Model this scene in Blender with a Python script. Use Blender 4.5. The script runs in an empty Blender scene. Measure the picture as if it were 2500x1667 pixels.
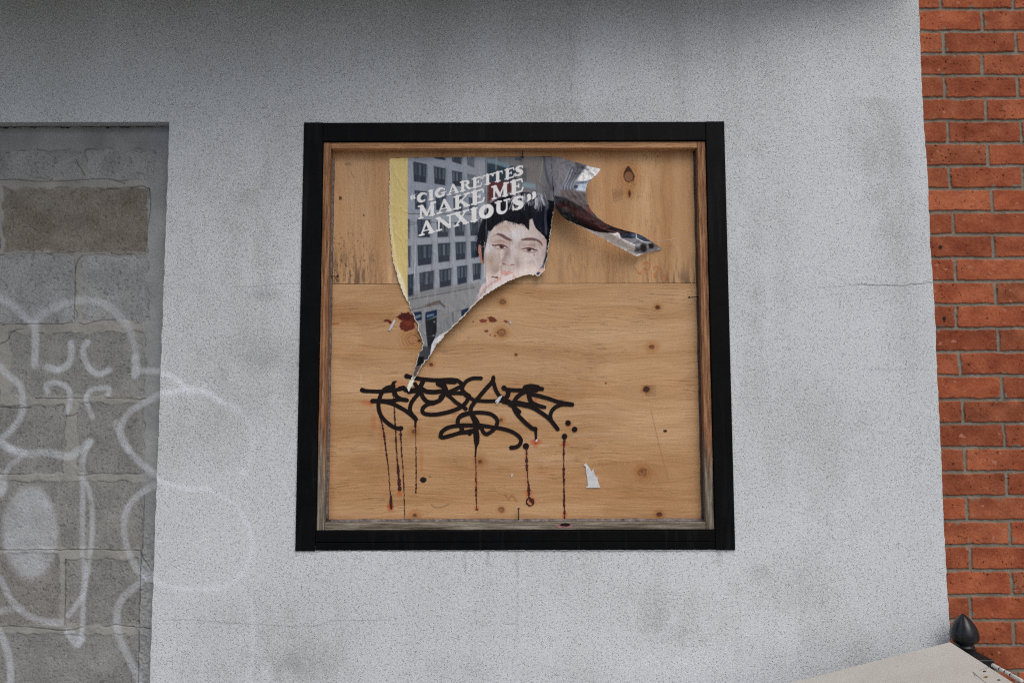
import bpy, bmesh, math, random
import numpy as np
from mathutils import Matrix, Vector

random.seed(4)
RNG = np.random.RandomState(11)
scene = bpy.context.scene
COL = scene.collection

# ------------------------------------------------------------------ camera
SW, SH = 2500.0, 1667.0
FPX = 28.0 / 36.0 * SW                 # focal length in photo pixels
DIST = 2.168                           # metres from the stucco face
ZC = 1.55                              # eye height
PITCH, YAW, ROLL = 0.0858, 0.0007, 0.0024


def cam_rot(p, yw, r):
    cp, sp, cy, sy, cr, sr = math.cos(p), math.sin(p), math.cos(yw), math.sin(yw), math.cos(r), math.sin(r)
    Rz = np.array([[cy, -sy, 0], [sy, cy, 0], [0, 0, 1]])
    Rx = np.array([[1, 0, 0], [0, cp, -sp], [0, sp, cp]])
    Ry = np.array([[cr, 0, sr], [0, 1, 0], [-sr, 0, cr]])
    return Rz @ Rx @ Ry


RC = cam_rot(PITCH, YAW, ROLL)
cam_data = bpy.data.cameras.new('camera')
cam_data.lens = 28.0
cam_data.sensor_width = 36.0
cam_data.clip_start = 0.05
cam_data.clip_end = 500.0
cam = bpy.data.objects.new('camera', cam_data)
COL.objects.link(cam)
M = Matrix.Identity(4)
for i in range(3):
    M[i][0] = RC[i, 0]
    M[i][1] = RC[i, 2]
    M[i][2] = -RC[i, 1]
M[0][3], M[1][3], M[2][3] = 0.0, -DIST, ZC
cam.matrix_world = M
scene.camera = cam

# ------------------------------------------------------------------ world, sun, exposure
SUN_EL, SUN_AZ = math.radians(52), math.radians(22)      # azimuth: to the right of straight behind the camera
world = bpy.data.worlds.new('World')
scene.world = world
world.use_nodes = True
wn, wl = world.node_tree.nodes, world.node_tree.links
wn.clear()
w_out = wn.new('ShaderNodeOutputWorld')
w_bg = wn.new('ShaderNodeBackground')
w_sky = wn.new('ShaderNodeTexSky')
w_sky.sky_type = 'NISHITA'
w_sky.sun_disc = False
w_sky.sun_elevation = SUN_EL
w_sky.sun_rotation = math.pi - SUN_AZ
w_sky.air_density = 1.0
w_sky.dust_density = 4.0
w_sky.ozone_density = 1.0
w_bg.inputs['Strength'].default_value = 0.10
wl.new(w_sky.outputs[0], w_bg.inputs[0])
wl.new(w_bg.outputs[0], w_out.inputs[0])

sun_data = bpy.data.lights.new('sun', 'SUN')
sun_data.energy = 1.0
sun_data.angle = math.radians(50)
sun_data.color = (1.0, 0.97, 0.93)
sun = bpy.data.objects.new('sun', sun_data)
COL.objects.link(sun)
sd_ = Vector((math.sin(SUN_AZ) * math.cos(SUN_EL), -math.cos(SUN_AZ) * math.cos(SUN_EL), math.sin(SUN_EL)))
sun.rotation_euler = sd_.to_track_quat('Z', 'Y').to_euler()
sun.location = (2, -4, 6)

scene.view_settings.view_transform = 'Standard'
scene.view_settings.look = 'None'
scene.view_settings.gamma = 1.0
scene.view_settings.exposure = 0.0
scene.cycles.use_denoising = False
scene.cycles.pixel_filter_type = 'BLACKMAN_HARRIS'
scene.cycles.filter_width = 1.15
scene.cycles.max_bounces = 6
ALB = 1.0 / 0.80            # photo linear value -> surface albedo


# ------------------------------------------------------------------ helpers: pixels of the survey photo <-> metres
def px2w(px, py, Y=0.0):
    """ray through a photo point, met with the vertical plane y = Y (metres)"""
    px = np.asarray(px, float); py = np.asarray(py, float); Y = np.asarray(Y, float)
    d = np.stack([(px - SW / 2) / FPX, np.ones_like(px), -(py - SH / 2) / FPX], -1) @ RC.T
    t = (Y + DIST) / d[..., 1]
    o = np.array([0, -DIST, ZC])
    return o + d * t[..., None]


def w2px(X, Y, Z):
    q = np.stack([X, Y + DIST + 0 * X, Z - ZC], -1) @ RC
    return SW / 2 + FPX * q[..., 0] / q[..., 1], SH / 2 - FPX * q[..., 2] / q[..., 1]


def P(px, py, Y=0.0):
    return Vector(px2w(px, py, Y))


def lin(c):
    c = np.asarray(c, float)
    return np.where(c <= 0.04045, c / 12.92, ((c + 0.055) / 1.055) ** 2.4)


def alb(c255):
    """colour as seen in the overcast picture (0-255) -> base colour"""
    return lin(np.asarray(c255, float) / 255.0) * ALB


def C4(c255):
    a = np.clip(alb(c255), 0, 1)
    return (float(a[0]), float(a[1]), float(a[2]), 1.0)


_T = {}


def vnoise(u, v, seed=0):
    if seed not in _T:
        _T[seed] = np.random.RandomState(seed + 77).rand(256, 256).astype(np.float32)
    T = _T[seed]
    iu = np.floor(u).astype(np.int64); iv = np.floor(v).astype(np.int64)
    fu = (u - iu).astype(np.float32); fv = (v - iv).astype(np.float32)
    fu = fu * fu * (3 - 2 * fu); fv = fv * fv * (3 - 2 * fv)
    a = T[iv & 255, iu & 255]; b = T[iv & 255, (iu + 1) & 255]
    c = T[(iv + 1) & 255, iu & 255]; d = T[(iv + 1) & 255, (iu + 1) & 255]
    return (a * (1 - fu) + b * fu) * (1 - fv) + (c * (1 - fu) + d * fu) * fv


def fbm(u, v, octv=4, seed=0, gain=0.5):
    """about -1 .. 1"""
    s = np.zeros(np.shape(u), np.float32); a = 1.0; n = 0.0
    for k in range(octv):
        s += a * (vnoise(u * 2 ** k + 13.7 * k, v * 2 ** k + 7.1 * k, seed + k) - 0.5) * 2
        n += a; a *= gain
    return s / n * 1.6


def sstep(a, b, x):
    t = np.clip((x - a) / (b - a), 0, 1)
    return t * t * (3 - 2 * t)


def seg_d(X, Y, x0, y0, x1, y1):
    dx, dy = x1 - x0, y1 - y0
    L = dx * dx + dy * dy + 1e-9
    t = np.clip(((X - x0) * dx + (Y - y0) * dy) / L, 0, 1)
    return np.hypot(X - x0 - t * dx, Y - y0 - t * dy), t


def smooth_path(pts, n=6):
    """Catmull-Rom through 2-D/3-D.. points (extra columns carried along)"""
    p = np.asarray(pts, float)
    if len(p) < 3:
        return p
    q = np.vstack([2 * p[0] - p[1], p, 2 * p[-1] - p[-2]])
    out = []
    for i in range(1, len(q) - 2):
        for k in range(n):
            t = k / n
            out.append(0.5 * ((2 * q[i]) + (-q[i - 1] + q[i + 1]) * t + (2 * q[i - 1] - 5 * q[i] + 4 * q[i + 1] - q[i + 2]) * t * t
                              + (-q[i - 1] + 3 * q[i] - 3 * q[i + 1] + q[i + 2]) * t ** 3))
    out.append(p[-1])
    return np.array(out)


def poly_sd(X, Y, poly):
    """signed distance, positive inside, and nearest boundary point"""
    best = np.full(X.shape, 1e9); ins = np.zeros(X.shape, bool)
    nx = np.zeros(X.shape); ny = np.zeros(X.shape)
    n = len(poly)
    for i in range(n):
        x0, y0 = poly[i]; x1, y1 = poly[(i + 1) % n]
        d, t = seg_d(X, Y, x0, y0, x1, y1)
        m = d < best
        best = np.where(m, d, best)
        nx = np.where(m, x0 + t * (x1 - x0), nx); ny = np.where(m, y0 + t * (y1 - y0), ny)
        if y0 != y1:
            c = ((y0 > Y) != (y1 > Y)) & (X < (x1 - x0) * (Y - y0) / (y1 - y0) + x0)
            ins ^= c
    return np.where(ins, best, -best), nx, ny


class Canvas:
    """paint laid down in survey coordinates, later carried by the vertices of a surface"""
    def __init__(s, x0, y0, x1, y1, res=1.0, col=(128, 128, 128), ch=3):
        s.x0, s.y0, s.res = x0, y0, res
        s.w = int((x1 - x0) * res) + 1; s.h = int((y1 - y0) * res) + 1
        s.img = np.zeros((s.h, s.w, ch), np.float32) + np.asarray(col, np.float32)
        s.X, s.Y = np.meshgrid(x0 + np.arange(s.w) / res, y0 + np.arange(s.h) / res)

    def box(s, xa, ya, xb, yb):
        i0 = max(0, int((ya - s.y0) * s.res) - 1); i1 = min(s.h, int((yb - s.y0) * s.res) + 2)
        j0 = max(0, int((xa - s.x0) * s.res) - 1); j1 = min(s.w, int((xb - s.x0) * s.res) + 2)
        return slice(i0, max(i0, i1)), slice(j0, max(j0, j1))

    def blend(s, sl, cov, col):
        cov = np.clip(cov, 0, 1)[..., None]
        s.img[sl] = s.img[sl] * (1 - cov) + np.asarray(col, np.float32) * cov

    def stroke(s, pts, r, col, a=1.0, soft=1.0, sm=0):
        p = np.asarray(pts, float)
        if p.shape[1] == 2:
            rr = np.linspace(r[0], r[1], len(p)) if isinstance(r, tuple) else np.full(len(p), float(r))
            p = np.column_stack([p, rr])
        if sm:
            p = smooth_path(p, sm)
        R = p[:, 2].max() + soft
        sl = s.box(p[:, 0].min() - R, p[:, 1].min() - R, p[:, 0].max() + R, p[:, 1].max() + R)
        X, Y = s.X[sl], s.Y[sl]
        if X.size == 0:
            return
        cov = np.zeros(X.shape)
        if len(p) == 1:
            cov = np.clip((p[0, 2] - np.hypot(X - p[0, 0], Y - p[0, 1])) / soft + 0.5, 0, 1)
        for i in range(len(p) - 1):
            d, t = seg_d(X, Y, p[i, 0], p[i, 1], p[i + 1, 0], p[i + 1, 1])
            rad = p[i, 2] + t * (p[i + 1, 2] - p[i, 2])
            cov = np.maximum(cov, np.clip((rad - d) / soft + 0.5, 0, 1))
        s.blend(sl, cov * a, col)

    def poly(s, pts, col, a=1.0, soft=1.0, noise=0.0, seed=3):
        p = np.asarray(pts, float)
        R = soft + noise
        sl = s.box(p[:, 0].min() - R, p[:, 1].min() - R, p[:, 0].max() + R, p[:, 1].max() + R)
        X, Y = s.X[sl], s.Y[sl]
        if X.size == 0:
            return
        d, _, _ = poly_sd(X, Y, p)
        if noise:
            d = d + noise * fbm(X / 4.0, Y / 4.0, 3, seed)
        s.blend(sl, np.clip(d / soft + 0.5, 0, 1) * a, col)

    def ell(s, cx, cy, rx, ry, col, a=1.0, soft=1.0, noise=0.0, seed=5):
        R = soft + noise
        sl = s.box(cx - rx - R, cy - ry - R, cx + rx + R, cy + ry + R)
        X, Y = s.X[sl], s.Y[sl]
        if X.size == 0:
            return
        q = np.hypot((X - cx) / rx, (Y - cy) / ry)
        d = (1 - q) * min(rx, ry)
        if noise:
            d = d + noise * fbm(X / 4.0, Y / 4.0, 3, seed)
        s.blend(sl, np.clip(d / soft + 0.5, 0, 1) * a, col)

    def sample(s, u, v):
        x = np.clip((u - s.x0) * s.res, 0, s.w - 1.001); y = np.clip((v - s.y0) * s.res, 0, s.h - 1.001)
        i = y.astype(int); j = x.astype(int); fy = (y - i)[..., None]; fx = (x - j)[..., None]
        I = s.img
        return (I[i, j] * (1 - fx) + I[i, j + 1] * fx) * (1 - fy) + (I[i + 1, j] * (1 - fx) + I[i + 1, j + 1] * fx) * fy


# ------------------------------------------------------------------ helpers: objects
def thing(name, label, cat, loc=(0, 0, 0), group=None):
    o = bpy.data.objects.new(name, None)
    COL.objects.link(o)
    o.location = loc
    o.empty_display_size = 0.05
    o['label'] = label; o['category'] = cat
    if group:
        o['group'] = group
    return o


def tag(o, label, cat, group=None):
    o['label'] = label; o['category'] = cat
    if group:
        o['group'] = group
    return o


def link(name, me, mat=None, parent=None):
    o = bpy.data.objects.new(name, me)
    COL.objects.link(o)
    if mat:
        me.materials.append(mat)
    if parent:
        o.parent = parent
        o.matrix_parent_inverse = Matrix.Translation(parent.location).inverted()
    return o


def raw_mesh(name, co, quads, cols=None, attrs=None, smooth=True, uvw=None):
    co = np.asarray(co, np.float32).reshape(-1, 3); quads = np.asarray(quads, np.int32)
    me = bpy.data.meshes.new(name)
    me.vertices.add(len(co)); me.vertices.foreach_set('co', co.ravel())
    k = quads.shape[1]
    me.loops.add(quads.size); me.loops.foreach_set('vertex_index', quads.ravel())
    me.polygons.add(len(quads))
    me.polygons.foreach_set('loop_start', np.arange(0, quads.size, k, dtype=np.int32))
    me.polygons.foreach_set('loop_total', np.full(len(quads), k, np.int32))
    me.polygons.foreach_set('use_smooth', np.full(len(quads), smooth, bool))
    me.update(calc_edges=True)
    if cols is not None:
        c = np.ones((len(co), 4), np.float32); c[:, :3] = np.clip(np.asarray(cols).reshape(-1, 3), 0, 1)
        a = me.color_attributes.new('Col', 'FLOAT_COLOR', 'POINT'); a.data.foreach_set('color', c.ravel())
    for nm, arr in (attrs or {}).items():
        a = me.attributes.new(nm, 'FLOAT', 'POINT'); a.data.foreach_set('value', np.asarray(arr, np.float32).ravel())
    return me


def grid_quads(h, w, keep=None, flip=False):
    i, j = np.meshgrid(np.arange(h - 1), np.arange(w - 1), indexing='ij')
    a = i * w + j
    q = np.stack([a, a + w, a + w + 1, a + 1], -1)
    if flip:
        q = q[..., ::-1]
    q = q.reshape(-1, 4)
    if keep is not None:
        q = q[keep.ravel()]
    return q


def bm_box(bm, x0, x1, y0, y1, z0, z1):
    vs = [bm.verts.new(v) for v in ((x0, y0, z0), (x1, y0, z0), (x1, y1, z0), (x0, y1, z0), (x0, y0, z1), (x1, y0, z1), (x1, y1, z1), (x0, y1, z1))]
    for f in ((3, 2, 1, 0), (4, 5, 6, 7), (0, 1, 5, 4), (1, 2, 6, 5), (2, 3, 7, 6), (3, 0, 4, 7)):
        bm.faces.new([vs[i] for i in f])
    return vs


def bm_prism(bm, loop, y0, y1):
    """loop of (x,z) anticlockwise seen from -y; solid between y0 (front) and y1"""
    a = [bm.verts.new((x, y0, z)) for x, z in loop]; b = [bm.verts.new((x, y1, z)) for x, z in loop]
    bm.faces.new(a); bm.faces.new(b[::-1])
    n = len(loop)
    for i in range(n):
        bm.faces.new([a[(i + 1) % n], a[i], b[i], b[(i + 1) % n]])


def bm_tube(bm, pts, rads, seg=10, caps=True):
    pts = [Vector(p) for p in pts]
    if not hasattr(rads, '__len__'):
        rads = [rads] * len(pts)
    rings = []
    up = Vector((0.13, 0.21, 0.97))
    for i, p in enumerate(pts):
        t = (pts[min(i + 1, len(pts) - 1)] - pts[max(i - 1, 0)]).normalized()
        a = t.cross(up)
        if a.length < 1e-3:
            a = t.cross(Vector((1, 0, 0)))
        a.normalize(); b = t.cross(a)
        rings.append([bm.verts.new(p + (a * math.cos(2 * math.pi * k / seg) + b * math.sin(2 * math.pi * k / seg)) * rads[i]) for k in range(seg)])
    for r0, r1 in zip(rings[:-1], rings[1:]):
        for k in range(seg):
            bm.faces.new([r0[k], r0[(k + 1) % seg], r1[(k + 1) % seg], r1[k]])
    if caps:
        bm.faces.new(rings[0][::-1]); bm.faces.new(rings[-1])


def bm_obj(name, bm, mat, parent=None, bevel=0.0, smooth=False, seg=2):
    bmesh.ops.recalc_face_normals(bm, faces=bm.faces)
    me = bpy.data.meshes.new(name); bm.to_mesh(me); bm.free()
    if smooth:
        for p in me.polygons:
            p.use_smooth = True
    o = link(name, me, mat, parent)
    if bevel:
        m = o.modifiers.new('bevel', 'BEVEL'); m.width = bevel; m.segments = seg; m.limit_method = 'ANGLE'
    return o


# ------------------------------------------------------------------ materials
class NT:
    def __init__(s, name):
        s.m = bpy.data.materials.new(name); s.m.use_nodes = True
        s.t = s.m.node_tree; s.t.nodes.clear()
        s.out = s.t.nodes.new('ShaderNodeOutputMaterial'); s.b = s.t.nodes.new('ShaderNodeBsdfPrincipled')
        s.t.links.new(s.b.outputs[0], s.out.inputs[0])
        s.co = s.t.nodes.new('ShaderNodeTexCoord')

    def n(s, typ, **kw):
        x = s.t.nodes.new(typ)
        for k, v in kw.items():
            setattr(x, k, v)
        return x

    def L(s, a, b):
        s.t.links.new(a, b)

    def noise(s, scale, detail=4, rough=0.5, stretch=None, vec=None, dist=0.0):
        x = s.n('ShaderNodeTexNoise'); x.inputs['Scale'].default_value = scale
        x.inputs['Detail'].default_value = detail; x.inputs['Roughness'].default_value = rough
        x.inputs['Distortion'].default_value = dist
        v = vec or s.co.outputs['Object']
        if stretch:
            mp = s.n('ShaderNodeMapping'); mp.inputs['Scale'].default_value = stretch
            s.L(v, mp.inputs[0]); v = mp.outputs[0]
        s.L(v, x.inputs['Vector'])
        return x.outputs['Fac']

    def ramp(s, f, stops):
        x = s.n('ShaderNodeValToRGB'); e = x.color_ramp.elements
        while len(e) < len(stops):
            e.new(0.5)
        for i, (p, c) in enumerate(stops):
            e[i].position = p
            e[i].color = c if len(c) == 4 else (c[0], c[1], c[2], 1)
        s.L(f, x.inputs[0])
        return x.outputs[0]

    def mix(s, f, a, b, mode='MIX'):
        x = s.n('ShaderNodeMix', data_type='RGBA', blend_type=mode)
        for sock, v in ((x.inputs[0], f), (x.inputs[6], a), (x.inputs[7], b)):
            if hasattr(v, 'is_output') or isinstance(v, bpy.types.NodeSocket):
                s.L(v, sock)
            else:
                sock.default_value = v
        return x.outputs[2]

    def math(s, op, a, b=0.0):
        x = s.n('ShaderNodeMath', operation=op)
        for sock, v in ((x.inputs[0], a), (x.inputs[1], b)):
            if isinstance(v, bpy.types.NodeSocket):
                s.L(v, sock)
            else:
                sock.default_value = v
        return x.outputs[0]

    def bump(s, h, dist, strength=1.0):
        x = s.n('ShaderNodeBump'); x.inputs['Distance'].default_value = dist; x.inputs['Strength'].default_value = strength
        s.L(h, x.inputs['Height']); s.L(x.outputs[0], s.b.inputs['Normal'])

    def base(s, c):
        if isinstance(c, bpy.types.NodeSocket):
            s.L(c, s.b.inputs['Base Color'])
        else:
            s.b.inputs['Base Color'].default_value = c

    def rough(s, r, spec=0.5):
        s.b.inputs['Roughness'].default_value = r
        s.b.inputs['Specular IOR Level'].default_value = spec


def g4(v):
    return (v, v, v, 1)


def vcol_mat(name, rough=0.8, spec=0.3, bump_scale=None, bump_d=0.0005, back=None, coat=0.0):
    t = NT(name)
    a = t.n('ShaderNodeAttribute', attribute_name='Col')
    c = a.outputs['Color']
    if back:
        g = t.n('ShaderNodeNewGeometry')
        c = t.mix(g.outputs['Backfacing'], c, back)
    t.base(c); t.rough(rough, spec)
    if bump_scale:
        t.bump(t.noise(bump_scale, 4, 0.6), bump_d)
    if coat:
        t.b.inputs['Coat Weight'].default_value = coat
        t.b.inputs['Coat Roughness'].default_value = 0.3
    return t.m


# stucco: painted float finish, dirt sitting in the pits
t = NT('stucco')
att = t.n('ShaderNodeAttribute', attribute_name='dirt').outputs['Fac']
spr = t.n('ShaderNodeAttribute', attribute_name='spray').outputs['Fac']
crk = t.n('ShaderNodeAttribute', attribute_name='crack').outputs['Fac']
pit = t.noise(230, 3, 0.62, (1.0, 1.0, 0.72), dist=0.3)
vor = t.n('ShaderNodeTexVoronoi'); vor.inputs['Scale'].default_value = 270; vor.inputs['Randomness'].default_value = 1.0
t.L(t.co.outputs['Object'], vor.inputs['Vector'])
vsep = t.n('ShaderNodeSeparateColor'); t.L(vor.outputs['Color'], vsep.inputs[0])
patch = t.noise(3.3, 6, 0.62, (1.0, 1.0, 0.55))
fine = t.noise(380, 2, 0.6)
midg = t.noise(150, 4, 0.7)
thr = t.math('MULTIPLY_ADD', att, 0.17); t.t.nodes[-1].inputs[2].default_value = 0.0
lo = t.math('ADD', pit, thr)
pm = t.math('MULTIPLY_ADD', patch, 0.12); t.t.nodes[-1].inputs[2].default_value = -0.06
lo = t.math('ADD', lo, pm)
dots = t.ramp(vor.outputs['Distance'], [(0.20, g4(1)), (0.46, g4(0))])
big_ = t.math('ADD', t.math('SUBTRACT', lo, 0.5), t.math('MULTIPLY', vsep.outputs[0], 0.40))
dots = t.math('MULTIPLY', dots, t.ramp(big_, [(0.22, g4(0)), (0.40, g4(1))]))
spots = t.math('MAXIMUM', dots, t.math('MULTIPLY', t.ramp(lo, [(0.52, g4(0)), (0.72, g4(1))]), 0.6))
paint = t.mix(t.ramp(patch, [(0.35, g4(0)), (0.7, g4(1))]), C4((206, 212, 217)), C4((198, 204, 207)))
paint = t.mix(t.math('MULTIPLY', att, 0.34), paint, C4((140, 138, 131)))
c = t.mix(t.math('MULTIPLY', spots, 0.50), paint, C4((96, 97, 96)))
c = t.mix(t.ramp(fine, [(0.35, g4(0.0)), (0.75, g4(0.25))]), c, C4((205, 209, 214)))
c = t.mix(t.ramp(midg, [(0.42, g4(0.0)), (0.66, g4(0.17))]), c, C4((138, 140, 141)))
c = t.mix(spr, c, C4((216, 223, 233)))
c = t.mix(crk, c, C4((70, 70, 70)))
t.base(c); t.rough(0.85, 0.25)
h = t.math('MULTIPLY_ADD', spots, -0.7); t.L(pit, t.t.nodes[-1].inputs[2])
t.bump(h, 0.0026, 0.9)
M_STUCCO = t.m

# black painted frame boards
t = NT('black_paint')
n1 = t.noise(14, 5, 0.6, (1, 1, 1)); n2 = t.noise(700, 2, 0.5)
c = t.mix(t.ramp(n1, [(0.4, g4(0)), (0.75, g4(1))]), (0.0022, 0.0026, 0.0032, 1), (0.0045, 0.0052, 0.0060, 1))
sc = t.ramp(t.noise(46, 6, 0.75), [(0.68, g4(0)), (0.71, g4(1))])
c = t.mix(t.math('MULTIPLY', sc, 0.30), c, (0.10, 0.10, 0.105, 1))
st_ = t.ramp(t.noise(30, 4, 0.6, (1.6, 1.0, 0.12)), [(0.55, g4(0)), (0.75, g4(1))])
c = t.mix(t.math('MULTIPLY', st_, 0.16), c, (0.05, 0.052, 0.055, 1))
t.base(c); t.rough(0.5, 0.09)
t.bump(t.noise(90, 4, 0.6), 0.0004)
M_BLACK = t.m


def stop_wood(name, vertical, grey_bottom=True, weathered=0.0):
    t = NT(name)
    st = (1.0, 1.0, 0.06) if vertical else (0.06, 1.0, 1.0)
    g1 = t.noise(160, 5, 0.65, st); g2 = t.noise(420, 4, 0.6, st); big = t.noise(7, 3, 0.5)
    warm = t.ramp(g1, [(0.34, C4((92, 62, 44))), (0.5, C4((138, 98, 70))), (0.66, C4((170, 132, 98)))])
    if not vertical and not grey_bottom:
        warm = t.ramp(g1, [(0.30, C4((138, 100, 70))), (0.5, C4((172, 130, 94))), (0.7, C4((190, 150, 112)))])
    grey = t.ramp(g1, [(0.32, C4((62, 54, 44))), (0.5, C4((112, 104, 92))), (0.7, C4((160, 154, 142)))])
    sp = t.n('ShaderNodeSeparateXYZ'); t.L(t.co.outputs['Object'], sp.inputs[0])
    f = t.n('ShaderNodeMapRange'); f.inputs['From Min'].default_value = 1.75; f.inputs['From Max'].default_value = 1.18
    f.inputs['To Min'].default_value = weathered; f.inputs['To Max'].default_value = 1.0 if grey_bottom else weathered
    t.L(sp.outputs[2], f.inputs['Value'])
    k = t.math('ADD', f.outputs[0], t.math('SUBTRACT', t.noise(60, 4, 0.7, st), 0.5))
    c = t.mix(t.ramp(k, [(0.45, g4(0)), (0.7, g4(1))]), warm, grey)
    c = t.mix(t.ramp(g2, [(0.55, g4(0)), (0.72, g4(0.7))]), c, C4((60, 46, 36)))
    t.base(c); t.rough(0.8, 0.25); t.bump(g1, 0.0012, 0.8)
    return t.m


M_WOOD_V = stop_wood('stop_wood_upright', True)
M_WOOD_T = stop_wood('stop_wood_top', False, False)
M_WOOD_B = stop_wood('stop_wood_sill', False, True, 1.0)

t = NT('old_caulk')
t.base(t.ramp(t.noise(60, 5, 0.7), [(0.3, C4((52, 46, 46))), (0.7, C4((128, 120, 118)))])); t.rough(0.5, 0.4)
t.bump(t.noise(120, 3, 0.6), 0.001)
M_CAULK = t.m
t = NT('dark_caulk')
t.base(t.ramp(t.noise(60, 5, 0.7), [(0.3, C4((36, 32, 32))), (0.7, C4((70, 62, 62)))])); t.rough(0.5, 0.4)
M_CAULK_D = t.m

t = NT('rusty_nail')
t.base(t.ramp(t.noise(300, 4, 0.6), [(0.4, C4((26, 22, 22))), (0.75, C4((70, 50, 42)))])); t.rough(0.45, 0.5)
t.b.inputs['Metallic'].default_value = 0.5
M_NAIL = t.m

t = NT('marker_ink')
k1 = t.noise(260, 4, 0.65, (0.35, 1, 1.0))
t.base(t.ramp(k1, [(0.3, C4((20, 13, 13))), (0.62, C4((28, 19, 18))), (0.8, C4((56, 40, 38)))])); t.rough(0.55, 0.15)
M_INK = t.m
t = NT('marker_drip')
k1 = t.noise(160, 3, 0.6)
t.base(t.ramp(k1, [(0.4, C4((34, 18, 18))), (0.66, C4((84, 26, 22)))])); t.rough(0.45, 0.4)
M_DRIP = t.m

t = NT('scrap_paper')
t.base(t.ramp(t.noise(80, 4, 0.6), [(0.3, C4((176, 178, 180))), (0.7, C4((206, 208, 212)))])); t.rough(0.75, 0.3)
M_SCRAP = t.m

M_PLY = vcol_mat('plywood', 0.72, 0.25, 500, 0.0003)
M_POSTER = vcol_mat('printed_poster', 0.55, 0.12, None, back=C4((198, 198, 198)))
M_BLOCK = vcol_mat('concrete_block', 0.92, 0.15, 260, 0.0012)
M_BRICK = vcol_mat('red_brick', 0.88, 0.15, 420, 0.0005)

t = NT('cabinet_paint')
n1 = t.noise(6, 5, 0.6); n2 = t.noise(95, 4, 0.6); n3 = t.noise(26, 5, 0.7)
c = t.mix(t.ramp(n1, [(0.35, g4(0)), (0.7, g4(1))]), C4((186, 184, 177)), C4((177, 174, 167)))
c = t.mix(t.ramp(n2, [(0.66, g4(0)), (0.72, g4(0.55))]), c, C4((128, 118, 106)))
c = t.mix(t.ramp(n3, [(0.70, g4(0)), (0.78, g4(0.3))]), c, C4((150, 138, 122)))
t.base(c); t.rough(0.6, 0.3); t.bump(t.noise(50, 4, 0.6), 0.0006)
M_CAB = t.m
t = NT('hinge_paint')
n2 = t.noise(120, 4, 0.6)
c = t.mix(t.ramp(n2, [(0.66, g4(0)), (0.74, g4(0.7))]), C4((196, 194, 190)), C4((132, 84, 56)))
t.base(c); t.rough(0.5, 0.35); t.bump(n2, 0.0004)
M_HINGE = t.m
t = NT('rust')
t.base(t.ramp(t.noise(200, 4, 0.6), [(0.35, C4((44, 22, 18))), (0.7, C4((104, 50, 32)))])); t.rough(0.85, 0.2)
M_RUST = t.m

t = NT('screw_hole'); t.base(C4((46, 34, 28))); t.rough(.8); M_SCREW = t.m
t = NT('rust_ring'); t.base(t.ramp(t.noise(300, 4, .6), [(.4, C4((176, 140, 96))), (.7, C4((186, 178, 164)))])); t.rough(.8); M_RING = t.m
t = NT('paint_crack'); t.base(C4((128, 122, 114))); t.rough(.8); M_CRK = t.m
t = NT('cast_iron_black')
n1 = t.noise(30, 5, 0.6)
c = t.mix(t.ramp(n1, [(0.45, g4(0)), (0.7, g4(1))]), (0.008, 0.009, 0.011, 1), (0.020, 0.022, 0.026, 1))
c = t.mix(t.ramp(t.noise(22, 4, 0.6), [(0.70, g4(0)), (0.73, g4(0.7))]), c, C4((74, 30, 28)))
t.base(c); t.rough(0.28, 0.5); t.bump(t.noise(80, 3, 0.5), 0.0006)
M_IRON = t.m

t = NT('pavement')
n1 = t.noise(3, 6, 0.6); n2 = t.noise(240, 3, 0.6)
c = t.mix(n1, (0.20, 0.195, 0.185, 1), (0.30, 0.295, 0.28, 1))
c = t.mix(t.ramp(n2, [(0.6, g4(0)), (0.75, g4(0.5))]), c, (0.09, 0.09, 0.09, 1))
t.base(c); t.rough(0.9, 0.2); t.bump(n2, 0.002)
M_GROUND = t.m
t = NT('overhang_paint')
t.base(t.mix(t.noise(5, 5, 0.6), (0.10, 0.095, 0.085, 1), (0.16, 0.155, 0.14, 1))); t.rough(0.8, 0.2)
M_OVERHANG = t.m

# ------------------------------------------------------------------ ground
bm = bmesh.new()
g = [bm.verts.new(v) for v in ((-60, -80, 0), (60, -80, 0), (60, 1, 0), (-60, 1, 0))]
bm.faces.new(g)
o = bm_obj('pavement', bm, M_GROUND); o['kind'] = 'structure'

# ------------------------------------------------------------------ key lines of the wall
FX0, FX1, FZ0, FZ1 = -0.5811, 0.5924, ZC - 0.3726, ZC + 0.8008      # outside of the black frame
RX1 = -0.9586                                                       # right jamb of the bricked up opening
RX0 = RX1 - 1.30
RZ1 = float(px2w(206, 298.5, 0)[2])                                 # its head
REC = 0.031                                                         # depth of the blockwork behind the stucco
BRK = 0.030                                                         # depth of the brick face behind the stucco
WALL_TOP = 3.6


def edge_x(z):
    """the stucco's right arris, a little wavy"""
    pts = np.array([(2243, 0), (2246, 100), (2252, 240), (2257, 330), (2263, 400), (2268, 520), (2271, 600), (2277, 690), (2284, 800),
                    (2288, 900), (2293, 1010), (2300, 1140), (2303, 1240), (2307, 1330), (2312, 1430), (2317, 1490), (2319, 1560), (2322, 1667)], float)
    w = px2w(pts[:, 0], pts[:, 1], 0)
    zz, xx = w[::-1, 2], w[::-1, 0]
    return np.interp(z, zz, xx) + 0.0012 * fbm(np.asarray(z) * 60, np.zeros_like(z), 3, 9)


# ------------------------------------------------------------------ stucco wall (with its dirt and spray film)
def span(a, b, step):
    n = max(1, int(round((b - a) / step)))
    return np.linspace(a, b, n + 1)


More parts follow.
